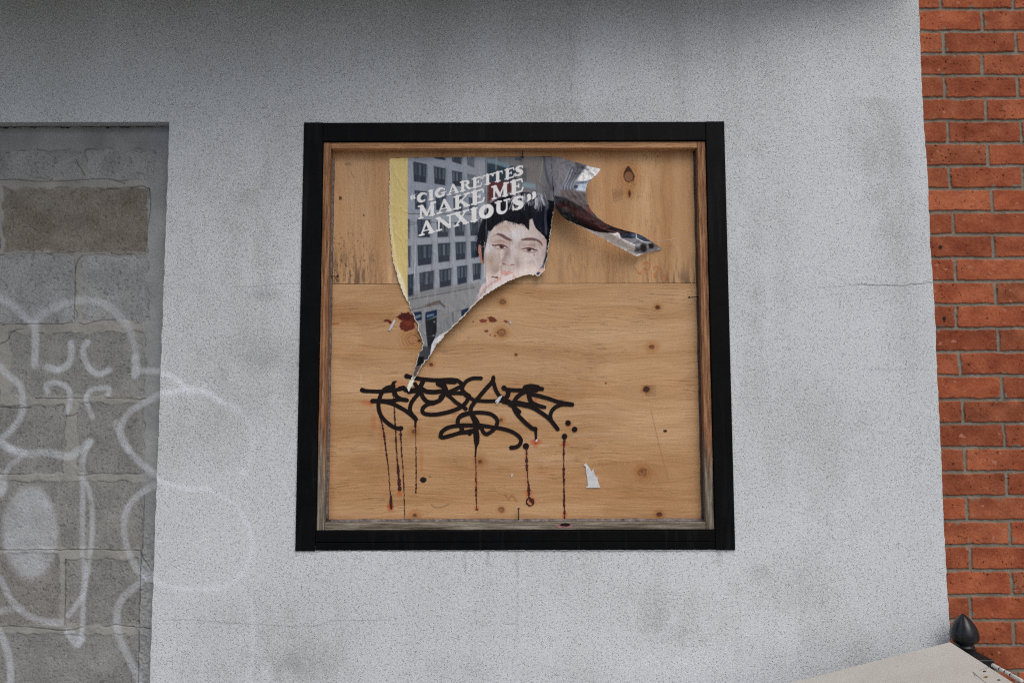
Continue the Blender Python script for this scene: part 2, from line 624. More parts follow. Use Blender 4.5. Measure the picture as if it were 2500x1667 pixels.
stucco = thing('stucco_wall', 'dirty white stucco wall with a rough speckled surface around the boarded window', 'wall', (0, 0, 0))
win_l, win_r, win_b, win_t = FX0 + 0.012, FX1 - 0.012, FZ0 + 0.012, FZ1 - 0.012
xs = np.unique(np.round(np.concatenate([span(0.158, 0.172, .0011), span(-6.0, RX0, 0.2), span(RX0, RX1, 0.06), span(RX1, -0.68, 0.0042), span(-0.68, win_l, 0.01),
                                        span(win_l, win_r, 0.0045), span(win_r, 1.18, 0.010), [1.2]]), 5))
zcr = float(P(2120, 696, 0).z); zcl = float(P(650, 1520, 0).z); xcr = float(P(1396, 130, 0).x)
zs = np.unique(np.round(np.concatenate([span(zcr - .012, zcr + .012, .0012), span(zcl - .013, zcl + .013, .0013), span(0, 0.86, 0.05), span(0.86, win_b, 0.006), span(win_b, 1.70, 0.006), span(1.70, RZ1, 0.012),
                                        span(RZ1, win_t, 0.012), span(win_t, 2.75, 0.012), span(2.75, WALL_TOP, 0.05)]), 5))
XX, ZZ = np.meshgrid(xs, zs)
EX = edge_x(zs)
lastcol = XX[:, -1].copy()
XX = np.where(XX > 1.15, XX, XX)
XX = np.where(XX > 1.0, 1.0 + (XX - 1.0) * ((EX - 1.0) / 0.2)[:, None], XX)
jr = 0.0012 * fbm(zs * 55, zs * 0, 3, 15)
ci = int(np.argmin(abs(xs - RX1)))
below = zs < RZ1 - 0.004
XX[below, ci] += jr[below]
YY = 0.0012 * fbm(XX * 2.5, ZZ * 2.5, 3, 21)
U, V = w2px(XX, 0 * XX, ZZ)
cv = Canvas(340, 240, 2360, 1700, 1.0, (0, 0, 0), 3)        # r: dirt  g: spray  b: crack


def dirt(cx, cy, rx, ry, a):
    sl = cv.box(cx - rx * 2, cy - ry * 2, cx + rx * 2, cy + ry * 2)
    X, Y = cv.X[sl], cv.Y[sl]
    g_ = np.exp(-((X - cx) / rx) ** 2 - ((Y - cy) / ry) ** 2)
    cv.img[sl][..., 0] += a * g_ * (0.72 + 0.5 * fbm(X / 26, Y / 40, 4, 91))


for a_ in ((720, 1620, 130, 60, .9), (650, 1520, 180, 70, .4), (470, 640, 110, 260, .35), (620, 520, 120, 200, .45), (1650, 1540, 130, 70, .75),
           (1560, 1440, 200, 60, .35), (1890, 1420, 110, 70, .7), (1830, 480, 80, 260, .35), (2170, 460, 60, 200, .75), (2120, 300, 40, 160, .5), (2040, 712, 150, 34, .35),
           (1860, 900, 60, 140, .3), (2050, 1150, 120, 260, .4), (1800, 740, 60, 120, .4), (1380, 280, 200, 30, .6), (560, 980, 120, 110, .45),
           (640, 720, 50, 14, .6), (1250, 1640, 140, 40, .5), (480, 1640, 140, 40, .4), (2000, 1600, 200, 60, .35), (640, 870, 110, 60, .5)):
    dirt(*a_)
for x_, y0_, y1_, w_, a_ in ((1135, 1346, 1420, 2.2, .9), (1192, 1346, 1395, 3, .5), (1262, 1346, 1440, 2.5, .6), (1262, 1440, 1660, 3, .35), (1462, 1346, 1375, 2, .7), (1700, 1346, 1376, 3, .5), (1756, 1346, 1400, 7, .6), (880, 1346, 1380, 3, .3)):
    sl = cv.box(x_ - 12, y0_, x_ + 12, y1_)
    X, Y = cv.X[sl], cv.Y[sl]
    cv.img[sl][..., 0] += a_ * 1.3 * np.exp(-((X - x_ - 1.5 * fbm(Y / 14, X * 0, 2, 92)) / w_) ** 2) * sstep(y1_, y1_ - (y1_ - y0_) * .6, Y)
WH = (0, 1, 0)


def spray(pts, r, a, soft=7):
    q = [(350 + x / 2.24, 800 + y / 2.24) for x, y in pts]
    a = min(1.0, a * 1.25)
    keep = cv.img.copy()
    cv.stroke(q, r, (0, 1, 0), a, soft, 5)
    cv.img[..., 0] = keep[..., 0]; cv.img[..., 2] = keep[..., 2]
    cv.img[..., 1] = np.maximum(keep[..., 1], cv.img[..., 1])


spray([(60, 240), (110, 250), (160, 270), (210, 310), (250, 350)], 6, .8)
spray([(60, 370), (130, 355), (250, 338), (340, 350), (385, 375), (420, 400)], 7, .85)
spray([(420, 400), (500, 435), (555, 490), (592, 570), (597, 670), (575, 760), (520, 830)], 5, .32)
spray([(545, 770), (548, 790)], 6, .6)
spray([(40, 800), (90, 835), (160, 860), (250, 880), (360, 885)], 6, .7)
spray([(125, 850), (128, 915)], 4, .5, 4)
spray([(360, 885), (440, 925), (520, 990), (570, 1070), (595, 1160), (585, 1260), (550, 1330)], 5, .52)
spray([(550, 1330), (500, 1385), (410, 1420), (250, 1430), (140, 1412), (60, 1375), (30, 1340)], 5.5, .6)
spray([(360, 1418), (400, 1422)], 7, .5)
spray([(590, 1500), (600, 1600), (600, 1720), (585, 1850), (560, 1960)], 6, .3, 9)


def crack(pts, w=0.8, a=0.8):
    k = cv.img.copy()
    q = np.array(pts, float)
    q = smooth_path(q, 8); q[:, 1] += 2.2 * fbm(q[:, 0] / 9.0, q[:, 1] * 0 + w, 3, 5) if abs(q[-1, 0] - q[0, 0]) > abs(q[-1, 1] - q[0, 1]) else 0
    if abs(q[-1, 0] - q[0, 0]) <= abs(q[-1, 1] - q[0, 1]):
        q[:, 0] += 2.5 * fbm(q[:, 1] / 12.0, q[:, 1] * 0 + w, 3, 6)
    cv.stroke(q, w, (0, 0, 1), a, 1.6)
    cv.img[..., :2] = k[..., :2]


crack([(2090, 694), (2130, 696), (2180, 698), (2215, 695), (2277, 690)], 1.0, .8)
crack([(1990, 702), (2040, 700), (2090, 694)], .7, .4)
crack([(575, 700), (640, 698), (690, 692), (733, 694)], .8, .45)
crack([(400, 1512), (480, 1513), (560, 1520), (640, 1524), (760, 1528), (820, 1514), (955, 1512)], .7, .45)
crack([(2120, 902), (2270, 900)], .6, .3)
crack([(2180, 1040), (2290, 1040)], .6, .35)
sm = cv.sample(U, V)
inside = (U > 345) & (U < 2355) & (V > 245)
# vertical crack above the window is outside that canvas: add it directly
yc = np.clip(V, 0, 255)
xc = 1392 + 6 * sstep(60, 240, V) - 3 * np.sin(V / 30.0) + 2 * fbm(V / 15.0, V * 0, 2, 8)
vc = np.exp(-((U - xc) / 2.2) ** 2) * ((V < 250) & (V > -60)) * 0.32 * sstep(-.5, .3, fbm(V / 9, V * 0, 2, 12))
dirt_tone = sm[..., 0] * inside + 0.34 * np.clip(fbm(XX * 1.6 + 3, ZZ * 2.4, 4, 31), -0.2, 1) + 0.55 * sstep(2.45, 2.75, ZZ) * (1 - 0.5 * sstep(0.5, 1.1, XX))  # last term darkens the wall towards its top, less at the right
dirt_tone += 0.26 * np.clip(fbm(XX * 13, ZZ * 1.5, 4, 37), -.2, 1) + 0.24 * np.clip(fbm(XX * 4.5, ZZ * 4, 4, 39), -.3, 1)
sp_tex = 0.55 + 0.45 * sstep(-0.3, 0.4, fbm(XX * 260, ZZ * 260, 2, 41))
me = raw_mesh('stucco_face', np.stack([XX, YY, ZZ], -1),
              grid_quads(len(zs), len(xs), ~(((xs[:-1] >= win_l - 1e-4) & (xs[1:] <= win_r + 1e-4))[None, :] & ((zs[:-1] >= win_b - 1e-4) & (zs[1:] <= win_t + 1e-4))[:, None]
                                             | ((xs[:-1] >= RX0 - 1e-4) & (xs[1:] <= RX1 + 1e-4))[None, :] & (zs[1:] <= RZ1 + 1e-4)[:, None]), True),
              None, {'dirt': np.clip(dirt_tone, 0, 1.2), 'spray': sm[..., 1] * inside * sp_tex, 'crack': np.maximum(sm[..., 2] * inside, vc)}, True)
stucco_face = link('stucco_face', me, M_STUCCO, stucco)


def strip(name, A, B, depth, mat, parent):
    """return face behind a line of (x,z) points"""
    n = len(A)
    co = np.zeros((n, 2, 3)); co[:, 0] = A; co[:, 1] = B
    q = grid_quads(n, 2)
    z = np.zeros(n * 2)
    m_ = raw_mesh(name, co, q, None, {'dirt': z + 0.8, 'spray': z, 'crack': z}, False)
    return link(name, m_, mat, parent)


k = len(xs) - 1
A = np.stack([XX[:, k], YY[:, k], ZZ[:, k]], -1); B = A.copy(); B[:, 1] = 0.06
strip('edge_return', A, B, 0, M_STUCCO, stucco)
zi = np.where(zs <= RZ1 + 1e-4)[0]
A = np.stack([XX[zi, ci], YY[zi, ci], ZZ[zi, ci]], -1); B = A.copy(); B[:, 1] = REC + 0.03
strip('jamb_return', A, B, 0, M_STUCCO, stucco)
xi = np.where((xs >= RX0 - 1e-4) & (xs <= RX1 + 1e-4))[0]; zr = int(np.argmin(abs(zs - RZ1)))
A = np.stack([XX[zr, xi], YY[zr, xi], ZZ[zr, xi]], -1); B = A.copy(); B[:, 1] = REC + 0.03
strip('head_return', A, B, 0, M_STUCCO, stucco)
ci0 = int(np.argmin(abs(xs - RX0)))
A = np.stack([XX[zi, ci0], YY[zi, ci0], ZZ[zi, ci0]], -1); B = A.copy(); B[:, 1] = REC + 0.03
strip('jamb_return', A, B, 0, M_STUCCO, stucco)
# unseen overhang, its tapering depth shaped to keep the wall top in shade
OV_Z = 2.80
bm = bmesh.new()
ol = [(-6.0, -0.80), (-1.6, -0.76), (-0.7, -0.56), (0.0, -0.36), (0.7, -0.22), (1.14, -0.10), (1.14, -0.004), (-6.0, -0.004)]
va = [bm.verts.new((x_, y_, OV_Z)) for x_, y_ in ol]; vb = [bm.verts.new((x_, y_, OV_Z + 0.2)) for x_, y_ in ol]
bm.faces.new(va[::-1]); bm.faces.new(vb)
for i in range(len(ol)):
    j = (i + 1) % len(ol)
    bm.faces.new([va[i], va[j], vb[j], vb[i]])
bm_obj('unseen_overhang', bm, M_OVERHANG, stucco, 0.01)

# ------------------------------------------------------------------ blockwork in the closed opening
zz_ = np.concatenate([span(0, 0.80, 0.02)[:-1], span(0.80, RZ1 + 0.02, 0.0018)])
xx_ = np.concatenate([span(RX0 - 0.02, -1.45, 0.012)[:-1], span(-1.45, RX1 + 0.02, 0.0018)])
BX, BZ = np.meshgrid(xx_, zz_)
BU, BV = w2px(BX, REC + 0 * BX, BZ)
blocks = [  # x0,y0,x1,y1 (survey px), colour
    (-260, 369, 198, 437, (114, 118, 122)), (211, 366, 376, 440, (113, 117, 121)),
    (9, 459, 362, 616, (108, 101, 90)), (-420, 459, -4, 616, (96, 90, 80)),
    (-200, 623, 184, 789, (115, 119, 124)), (201, 623, 360, 786, (117, 120, 124)),
    (24, 812, 354, 967, (108, 110, 111)), (-400, 812, -3, 985, (110, 110, 110)),
    (-200, 988, 158, 1154, (106, 107, 109)), (189, 984, 351, 1156, (106, 107, 108)),
    (-10, 1174, 347, 1340, (108, 108, 109)), (-400, 1174, -24, 1340, (110, 109, 109)),
    (-200, 1350, 146, 1527, (106, 105, 105)), (161, 1366, 338, 1526, (106, 106, 107)),
    (-20, 1548, 337, 1712, (107, 108, 109)), (-400, 1548, -34, 1712, (107, 108, 109)),
    (-200, 1730, 138, 1900, (107, 108, 109)), (152, 1730, 334, 1900, (107, 108, 109)),
    (-20, 1920, 330, 2090, (107, 108, 109)), (-200, 2110, 138, 2300, (107, 108, 109)), (152, 2110, 330, 2300, (107, 108, 109)),
    (-20, 2320, 330, 2500, (107, 108, 109)), (-200, 2520, 138, 2720, (107, 108, 109))]
wu = BU + 5.0 * fbm(BU / 26, BV / 26, 3, 51); wv = BV + 5.0 * fbm(BU / 30, BV / 30, 3, 52)
mort_c = np.array((139, 139, 135.)) + 10 * fbm(BU / 60, BV / 60, 4, 53)[..., None]
strip_w = sstep(352, 366, BU + (BV - 300) * 0.022)
mort_c = mort_c + strip_w[..., None] * np.array((-4, -1, 4.)) + (sstep(420, 340, BV) * np.array((-12, -10, -6))[:, None, None]).transpose(1, 2, 0)
mort_c = mort_c + 4
colB = mort_c.copy()
hB = 0.0006 * fbm(BU / 8, BV / 8, 4, 54) + 0.0012 * fbm(BU / 30, BV / 30, 3, 55) * (1 - strip_w)
rough = 0.0016 * np.clip(fbm(BU / 5, BV / 5, 3, 59), -1, 1) * sstep(1180, 1400, BV) * strip_w       # crumbly jointing low down
hB = hB + rough
colB += 14 * (fbm(BU / 5, BV / 5, 3, 59) * sstep(1180, 1400, BV) * strip_w)[..., None]
for (x0, y0, x1, y1, cb) in blocks:
    tilt = 0
    d = np.minimum(np.minimum(wu - x0, x1 - wu), np.minimum(wv - y0, y1 - wv))
    k = sstep(-2.5, 4.5, d + 3.0 * fbm(BU / 9, BV / 9, 3, 66) * .7) * (0.84 + 0.16 * sstep(-.3, .5, fbm(BU / 40, BV / 40, 3, 69)))
    cb = (cb[0] + 14, cb[1] + 14, cb[2] + 11) if cb[2] > 92 else (cb[0] + 1, cb[1] + 3, cb[2] + 6)
    grain = fbm(BU / 3.0, BV / 3.0, 2, 56) * 9 + fbm(BU / 45, BV / 45, 3, 57) * 10 + fbm(BU / 2.0, BV / 9.0, 2, 58) * 5
    bc = np.array(cb, float) * (1.07 if cb[2] > 92 else 0.98) + grain[..., None]
    holes = sstep(0.62, 0.85, fbm(BU / 4.5 + x0, BV / 4.5, 2, 60)) * (0.9 if cb[0] > 104 else 0.3)
    bc = bc * (1 - 0.20 * holes[..., None]) + (fbm(BU / 1.3, BV / 1.3, 2, 87) * 7)[..., None]
    colB = colB * (1 - k[..., None]) + bc * k[..., None]
    hB = hB * (1 - k) + k * (-0.0020 - 0.0012 * holes + 0.0004 * fbm(BU / 3.0, BV / 3.0, 2, 61))
    lip = np.exp(-((d + 0.5) / 1.4) ** 2) * sstep(-0.1, 0.5, fbm(BU / 24 + y0, BV / 24, 3, 62))
    hB -= 0.0018 * lip
    colB *= (1 - 0.22 * lip[..., None])
cvb = Canvas(-10, 290, 430, 1680, 0.8, (0, 0, 0), 3)   # r crack, g spray
Z1 = lambda p: (p[0] / 3.484, 650 + p[1] / 3.484)
Z0 = lambda p: (p[0] / 3.484, 250 + p[1] / 3.484)
Z3 = lambda p: (p[0] / 2.542, 1050 + p[1] / 2.542)


def bcrack(f, pts, w=0.7, a=.7):
    q = smooth_path([f(p) for p in pts], 5); q[:, 1] += 1.6 * fbm(q[:, 0] / 5.0, q[:, 1] / 7, 3, 65)
    g_ = cvb.img[..., 1].copy(); cvb.stroke(q, w, (1, 0, 0), a, 1.4); cvb.img[..., 1] = g_


for f, pts in ((Z0, [(430, 1277), (520, 1280), (640, 1273)]), (Z0, [(640, 1460), (650, 1380), (690, 1310)]), (Z0, [(860, 740), (1000, 735), (1200, 718), (1270, 735)]),
               (Z0, [(1270, 740), (1280, 900), (1250, 1080), (1245, 1220)]), (Z0, [(0, 660), (120, 655), (300, 670), (640, 665)]),
               (Z0, [(640, 480), (680, 560), (720, 620)]), (Z0, [(640, 665), (760, 655), (900, 650), (1060, 690)]), (Z0, [(940, 1270), (970, 1295), (1100, 1285), (1240, 1295)]),
               (Z1, [(640, 0), (636, 180), (630, 320), (625, 450)]), (Z1, [(0, 497), (150, 492), (350, 490), (500, 490), (610, 480)]), (Z1, [(670, 480), (720, 492), (850, 460), (980, 460)]),
               (Z1, [(0, 660), (60, 630), (100, 560), (190, 530)]), (Z1, [(300, 1125), (480, 1122), (700, 1122)]), (Z1, [(560, 1275), (620, 1270), (660, 1240)]),
               (Z1, [(0, 1195), (150, 1205), (260, 1200)]), (Z1, [(900, 1120), (1100, 1125), (1240, 1130)]), (Z3, [(0, 272), (120, 270)]),
               (Z3, [(480, 280), (600, 270), (700, 268), (870, 270)]), (Z3, [(0, 745), (200, 742), (410, 742), (600, 740), (860, 745)]), (Z3, [(405, 800), (405, 1000), (400, 1210)]),
               (Z3, [(0, 1215), (150, 1218), (400, 1240), (520, 1220)]), (Z3, [(700, 1205), (830, 1220), (930, 1230)]), (Z3, [(895, 400), (890, 600), (880, 740), (870, 900), (865, 1100), (860, 1200)]),
               (Z3, [(862, 1240), (860, 1400), (856, 1568)]), (Z3, [(870, 740), (880, 780), (930, 850)])):
    bcrack(f, pts)


def bspray(f, pts, r, a=.62, soft=7):
    k_ = cvb.img.copy()
    cvb.stroke([f(p) for p in pts], r, (0, 1, 0), a, soft, 6)
    cvb.img[..., 0] = k_[..., 0]; cvb.img[..., 1] = np.maximum(k_[..., 1], cvb.img[..., 1])


bspray(Z1, [(-60, 240), (0, 275), (60, 300), (130, 350), (200, 420), (270, 490)], 8.5, .55, 9)
bspray(Z1, [(270, 480), (380, 400), (480, 340), (600, 300), (720, 285), (850, 305), (960, 370), (1050, 460), (1110, 560), (1148, 680), (1155, 800), (1150, 920)], 9, .5, 9)
bspray(Z1, [(300, 490), (298, 600), (297, 700), (290, 840)], 9, .62, 6)
bspray(Z1, [(1150, 780), (1153, 860), (1148, 920)], 9.5, .7, 5)
bspray(Z1, [(600, 655), (606, 750), (570, 840), (480, 878), (400, 855)], 8, .72, 6)
bspray(Z1, [(740, 645), (703, 700), (720, 800), (780, 890), (850, 915), (920, 880)], 7.5, .72, 6)
bspray(Z1, [(405, 1070), (385, 1015), (450, 990), (540, 1010), (590, 1070), (592, 1180), (568, 1238)], 6.5, .68, 5)
bspray(Z1, [(915, 1085), (925, 1040), (850, 1035), (770, 1055), (732, 1120), (748, 1200), (783, 1280)], 6, .68, 5)
bspray(Z1, [(-40, 800), (0, 850), (60, 920), (130, 975), (180, 1050), (192, 1200), (150, 1320), (70, 1410), (10, 1470), (60, 1530), (200, 1580)], 8, .6, 7)
bspray(Z1, [(1190, 885), (1280, 890), (1400, 895)], 8, .6, 7)
bspray(Z1, [(1400, 1070), (1340, 1100), (1230, 1160), (1120, 1220), (1045, 1310), (1020, 1420), (1050, 1510), (1090, 1568)], 8, .6, 6)
bspray(Z3, [(0, 80), (60, 120), (150, 145), (300, 140), (420, 160), (480, 130), (555, 75)], 9.5, .6, 7)
bspray(Z3, [(560, 70), (520, 150), (510, 250), (512, 400), (510, 600), (512, 750), (522, 900), (505, 1030), (420, 1150)], 6.5, .6, 6)
bspray(Z3, [(520, 300), (552, 380), (570, 500), (570, 620), (560, 750), (535, 900), (515, 1050), (510, 1200), (500, 1300), (470, 1340), (410, 1260)], 6.2, .6, 6)
bspray(Z3, [(430, 1250), (470, 1300), (500, 1290)], 12, .6, 6)
bspray(Z3, [(0, 920), (60, 1040), (130, 1120), (210, 1165), (300, 1190), (380, 1190)], 8, .55, 7)
bspray(Z3, [(-20, 1125), (60, 1112), (130, 1105)], 8, .5, 7)
bspray(Z3, [(720, -40), (800, 120), (860, 195), (990, 290)], 8.5, .6, 7)
bspray(Z3, [(1000, 320), (960, 340), (880, 385), (800, 465), (770, 560), (775, 680), (808, 780), (862, 880), (900, 905), (950, 915)], 8, .58, 7)
bspray(Z3, [(950, 900), (900, 920), (820, 985), (742, 1070), (722, 1170), (740, 1290), (790, 1400), (850, 1520), (870, 1568)], 9, .55, 7)
bspray(Z3, [(-10, 1240), (30, 1330), (60, 1450), (60, 1590)], 9, .6, 7)
bspray(Z3, [(125, 170), (60, 220), (30, 270)], 6, .5, 6)
k_ = cvb.img.copy()
q = Z3((185, 635)); cvb.ell(q[0], q[1], 68, 114, (0, 1, 0), .62, 12)
q = Z3((0, 345)); cvb.ell(q[0], q[1], 17, 26, (0, 1, 0), .75, 8)
q = Z3((215, 320)); cvb.ell(0, 0, 1, 1, (0, 1, 0), 0)
cvb.img[..., 0] = k_[..., 0]; cvb.img[..., 1] = np.maximum(k_[..., 1], cvb.img[..., 1])
sb = cvb.sample(BU, BV) * ((BU > -10) & (BV > 290))[..., None]
spk = 0.85 + 0.3 * sstep(-0.5, 0.3, fbm(BU / 2.2, BV / 2.2, 2, 67))
ks = np.clip(0.88 * sb[..., 1] * spk * (0.92 + 0.22 * fbm(BU / 28, BV / 28, 3, 85)), 0, 1)[..., None]
colB = colB * (1 - ks) + np.array((190, 197, 206.)) * ks
colB *= (1 - 0.68 * sb[..., 0][..., None]); hB -= 0.004 * sb[..., 0]
# crumbled top bed of mortar below the head of the opening
gap = sstep(309.5, 305.0, BV + 3.0 * fbm(BU / 12, BV * 0, 3, 68) - (412 - BU) * 0.004)
hB -= 0.012 * gap; colB *= (1 - 0.55 * gap[..., None])
me = raw_mesh('block_infill', np.stack([BX, REC - hB, BZ], -1), grid_quads(len(zz_), len(xx_), None, True), alb(np.clip(colB, 8, 250)))
o = link('block_infill', me, M_BLOCK)
tag(o, 'grey concrete block infill with white spray paint loops, set in the recess at the left', 'wall')

# ------------------------------------------------------------------ brick wall on the right
CB0, CS = ZC + 1.1426, 0.0657          # first bed joint and the course height
xx_ = np.concatenate([span(1.12, 1.47, 0.00155)[:-1], span(1.47, 2.6, 0.006)])
zz_ = np.concatenate([span(0, 0.72, 0.01)[:-1], span(0.72, 2.80, 0.00155)[:-1], span(2.80, WALL_TOP, 0.01)])
KX, KZ = np.meshgrid(xx_, zz_)
KU, KV = w2px(KX, BRK + 0 * KX, KZ)
wx = KX + 0.0013 * fbm(KX * 30, KZ * 30, 3, 71); wz = KZ + 0.0013 * fbm(KX * 22, KZ * 22, 3, 72)
cidx = np.floor((CB0 - wz) / CS).astype(int)          # course number: 0 lies between the first and second bed joint
fz = (CB0 - wz) / CS - cidx
cent = 1.2344
per = 0.2075
odd = (cidx & 1)
row_j = (np.random.RandomState(5).rand(400) - 0.5) * 0.010
xo = cent + np.where(odd == 1, 0.0, 0.1120) + row_j[(cidx + 100) % 400] * 0.6
bidx = np.floor((wx - xo) / per).astype(int)
fx = (wx - xo) / per - bidx
dz = np.minimum(fz, 1 - fz) * CS - 0.0043
dx = np.minimum(fx, 1 - fx) * per - 0.0046
db = np.minimum(dx, dz) + 0.0012 * fbm(KX * 90, KZ * 90, 3, 73)
kb = sstep(-0.0012, 0.0012, db)
hid = (cidx * 37 + bidx * 101 + 5000) % 997
rr = np.random.RandomState(8).rand(997, 4)
bcol = np.array((144, 80, 55.)) + (rr[hid][..., :1] - 0.5) * np.array((26, 15, 10.)) + (rr[hid][..., 1:2] - 0.5) * np.array((6, 10, 8.))
bcol = bcol + (fbm(KX * 24, KZ * 30, 4, 74) * 17)[..., None] * np.array((1, .8, .6)) + (fbm(KX * 300, KZ * 300, 2, 75) * 7)[..., None]
pits = 0.8 * sstep(0.93, 1.05, fbm(KX * 210, KZ * 180, 2, 76)) * sstep(0.0, 0.4, fbm(KX * 14, KZ * 18, 2, 77) + 0.25)
bcol = bcol * (1 - 0.62 * pits[..., None])
scr = sstep(0.96, 1.05, fbm(KX * 70, KZ * 230, 3, 79))
bcol = bcol * (1 - 0.3 * scr[..., None])
flake = sstep(0.95, 1.02, fbm(KX * 60 + 5, KZ * 80, 3, 80))
bcol = bcol * (1 - flake[..., None]) + np.array((165, 110, 90.)) * flake[..., None]
smear = sstep(0.78, 0.92, fbm(KX * 34 + 9, KZ * 40, 3, 81)) * sstep(0.012, 0.001, db)
bcol = bcol * (1 - smear[..., None]) + np.array((120, 112, 100.)) * smear[..., None]
mcol = np.array((124, 118, 107.)) + (fbm(KX * 50, KZ * 80, 4, 78) * 12)[..., None]
shade = 1.0
colK = mcol * (1 - kb[..., None]) + bcol * kb[..., None]
hK = kb * (0.0035 + (rr[hid][..., 2] - 0.5) * 0.0012) - 0.0016 * pits + 0.0003 * fbm(KX * 200, KZ * 200, 2, 82) - 0.0008 * np.exp(-((db + 0.0005) / 0.0008) ** 2)
colK *= (1 - 0.20 * np.exp(-((db + 0.0004) / 0.0009) ** 2) * sstep(-.2, .5, fbm(KX * 40, KZ * 60, 2, 83)))[..., None]
brick = thing('brick_wall', 'orange red brick wall with grey mortar joints at the right edge', 'wall', (1.3, BRK, 0))
me = raw_mesh('brick_face', np.stack([KX, BRK + 0.0035 - hK, KZ], -1), grid_quads(len(zz_), len(xx_), None, True), alb(np.clip(colK, 6, 250)))
link('brick_face', me, M_BRICK, brick)
for (ax, ay) in ((2296, 603), (2305, 777)):
    p = P(ax, ay, BRK)
    bm = bmesh.new()
    bm_tube(bm, [(p.x, BRK + 0.003, p.z), (p.x, BRK - 0.0022, p.z)], [0.0052, 0.0046], 14)
    bm_tube(bm, [(p.x, BRK - 0.0022, p.z), (p.x, BRK - 0.0034, p.z)], [0.0022, 0.0018], 8)
    bm_obj('wall_anchor', bm, M_NAIL, brick)

# ------------------------------------------------------------------ boarded window: black frame, wooden stops, caulk
win = thing('window_frame', 'square black painted window frame with weathered wooden stops inside, set in the stucco wall', 'window frame', (0, 0, FZ0))
YF, YW, YP = -0.006, 0.001, 0.032           # faces: black boards, stops, plywood
ia, ib, ic, id_ = P(788.7, 345.5, YF), P(1724, 341.5, YF), P(1747, 1295.5, YF), P(768.8, 1295.5, YF)
XI0, XI1 = (ia.x + id_.x) / 2, (ib.x + ic.x) / 2
ZI1, ZI0 = (ia.z + ib.z) / 2, (ic.z + id_.z) / 2


def rect(name, x0, x1, z0, z1, y0, y1, mat, parent, bev=0.0012):
    bm = bmesh.new(); bm_box(bm, x0, x1, y0, y1, z0, z1)
    return bm_obj(name, bm, mat, parent, bev)


rect('frame_stile', FX0, XI0, FZ0, FZ1, YF, 0.09, M_BLACK, win, 0.0015)
rect('frame_stile', XI1, FX1, FZ0, FZ1, YF, 0.09, M_BLACK, win, 0.0015)
rect('frame_head', XI0 + 0.0006, XI1 - 0.0006, ZI1, FZ1 - 0.0006, YF + 0.0012, 0.09, M_BLACK, win, 0.0015)
zg = float(P(1250, 1322.4, YF).z)
bm = bmesh.new()
bm_box(bm, XI0 + 0.0006, XI1 - 0.0006, YF + 0.001, 0.09, zg + 0.0008, ZI0)
bm_box(bm, XI0 + 0.0006, XI1 - 0.0006, YF + 0.003, 0.09, FZ0 + 0.0004, zg - 0.0008)
bm_obj('frame_sill', bm, M_BLACK, win, 0.0012)
rs_ = random.Random(9)
t = NT('sealant'); t.base(C4((150, 152, 154))); t.rough(.6)
bm = bmesh.new(); n_ = 160
bm_tube(bm, [Vector((FX0 + (FX1 - FX0) * i / n_, -0.0012 + rs_.uniform(-.0004, .0004), FZ0 - 0.0006 + rs_.uniform(-.0006, .0005))) for i in range(n_ + 1)], [rs_.uniform(.0006, .0022) for i in range(n_ + 1)], 6)
bm_obj('sealant_line', bm, t.m, win, 0, True)
# thin inner lip of the black frame
wl_, wr_ = P(807.8, 364, YW).x, P(1705, 360, YW).x
wl_ = (wl_ + P(791, 1265, YW).x) / 2; wr_ = (P(1706, 500, YW).x + P(1722.5, 1265, YW).x) / 2
wt_ = (P(900, 363.7, YW).z + P(1650, 360.5, YW).z) / 2; wb_ = P(1250, 1275.5, YW).z
rect('stop_upright', XI0 + 0.001, wl_, ZI0 + 0.001, ZI1 - 0.001, YW, 0.09, M_WOOD_V, win, 0.002)
rect('stop_upright', wr_, XI1 - 0.001, ZI0 + 0.001, ZI1 - 0.001, YW, 0.09, M_WOOD_V, win, 0.002)
rect('stop_head', wl_ + 0.0004, wr_ - 0.0004, wt_, ZI1 - 0.0012, YW + 0.001, 0.09, M_WOOD_T, win, 0.002)
rect('stop_sill', wl_ + 0.0004, wr_ - 0.0004, ZI0 + 0.0012, wb_, YW + 0.001, 0.09, M_WOOD_B, win, 0.002)


def bead(pts, r, mat, seed):
    rnd = random.Random(seed); n = 60
    A_, B_ = pts
    pp, rr_ = [], []
    for i in range(n + 1):
        f = i / n; v = A_.lerp(B_, f)
        v = v + Vector((rnd.uniform(-.0002, .0002), rnd.uniform(-.0002, .0002), rnd.uniform(-.0002, .0002)))
        pp.append(v); rr_.append(r * (1 + 0.12 * math.sin(i * .9 + seed) + rnd.uniform(-.06, .06)))
    bm = bmesh.new(); bm_tube(bm, pp, rr_, 8)
    return bm_obj('caulk_bead', bm, mat, win, 0, True)


bead((Vector((wl_ + 0.0005, YP - 0.004, wb_)), Vector((wl_ + 0.0005, YP - 0.004, wt_ - 0.02))), 0.0050, M_CAULK, 1)
bead((Vector((wl_, YP - 0.004, wb_ + 0.0005)), Vector((wr_, YP - 0.004, wb_ + 0.0005))), 0.0062, M_CAULK, 2)
bead((Vector((wr_ - 0.0005, YP - 0.003, wb_)), Vector((wr_ - 0.0005, YP - 0.003, wt_))), 0.0048, M_CAULK_D, 3)

# ------------------------------------------------------------------ plywood panels
PX0, PX1 = wl_ - 0.004, wr_ + 0.004
ZS = float(P(1250, 692.2, YP).z)            # seam


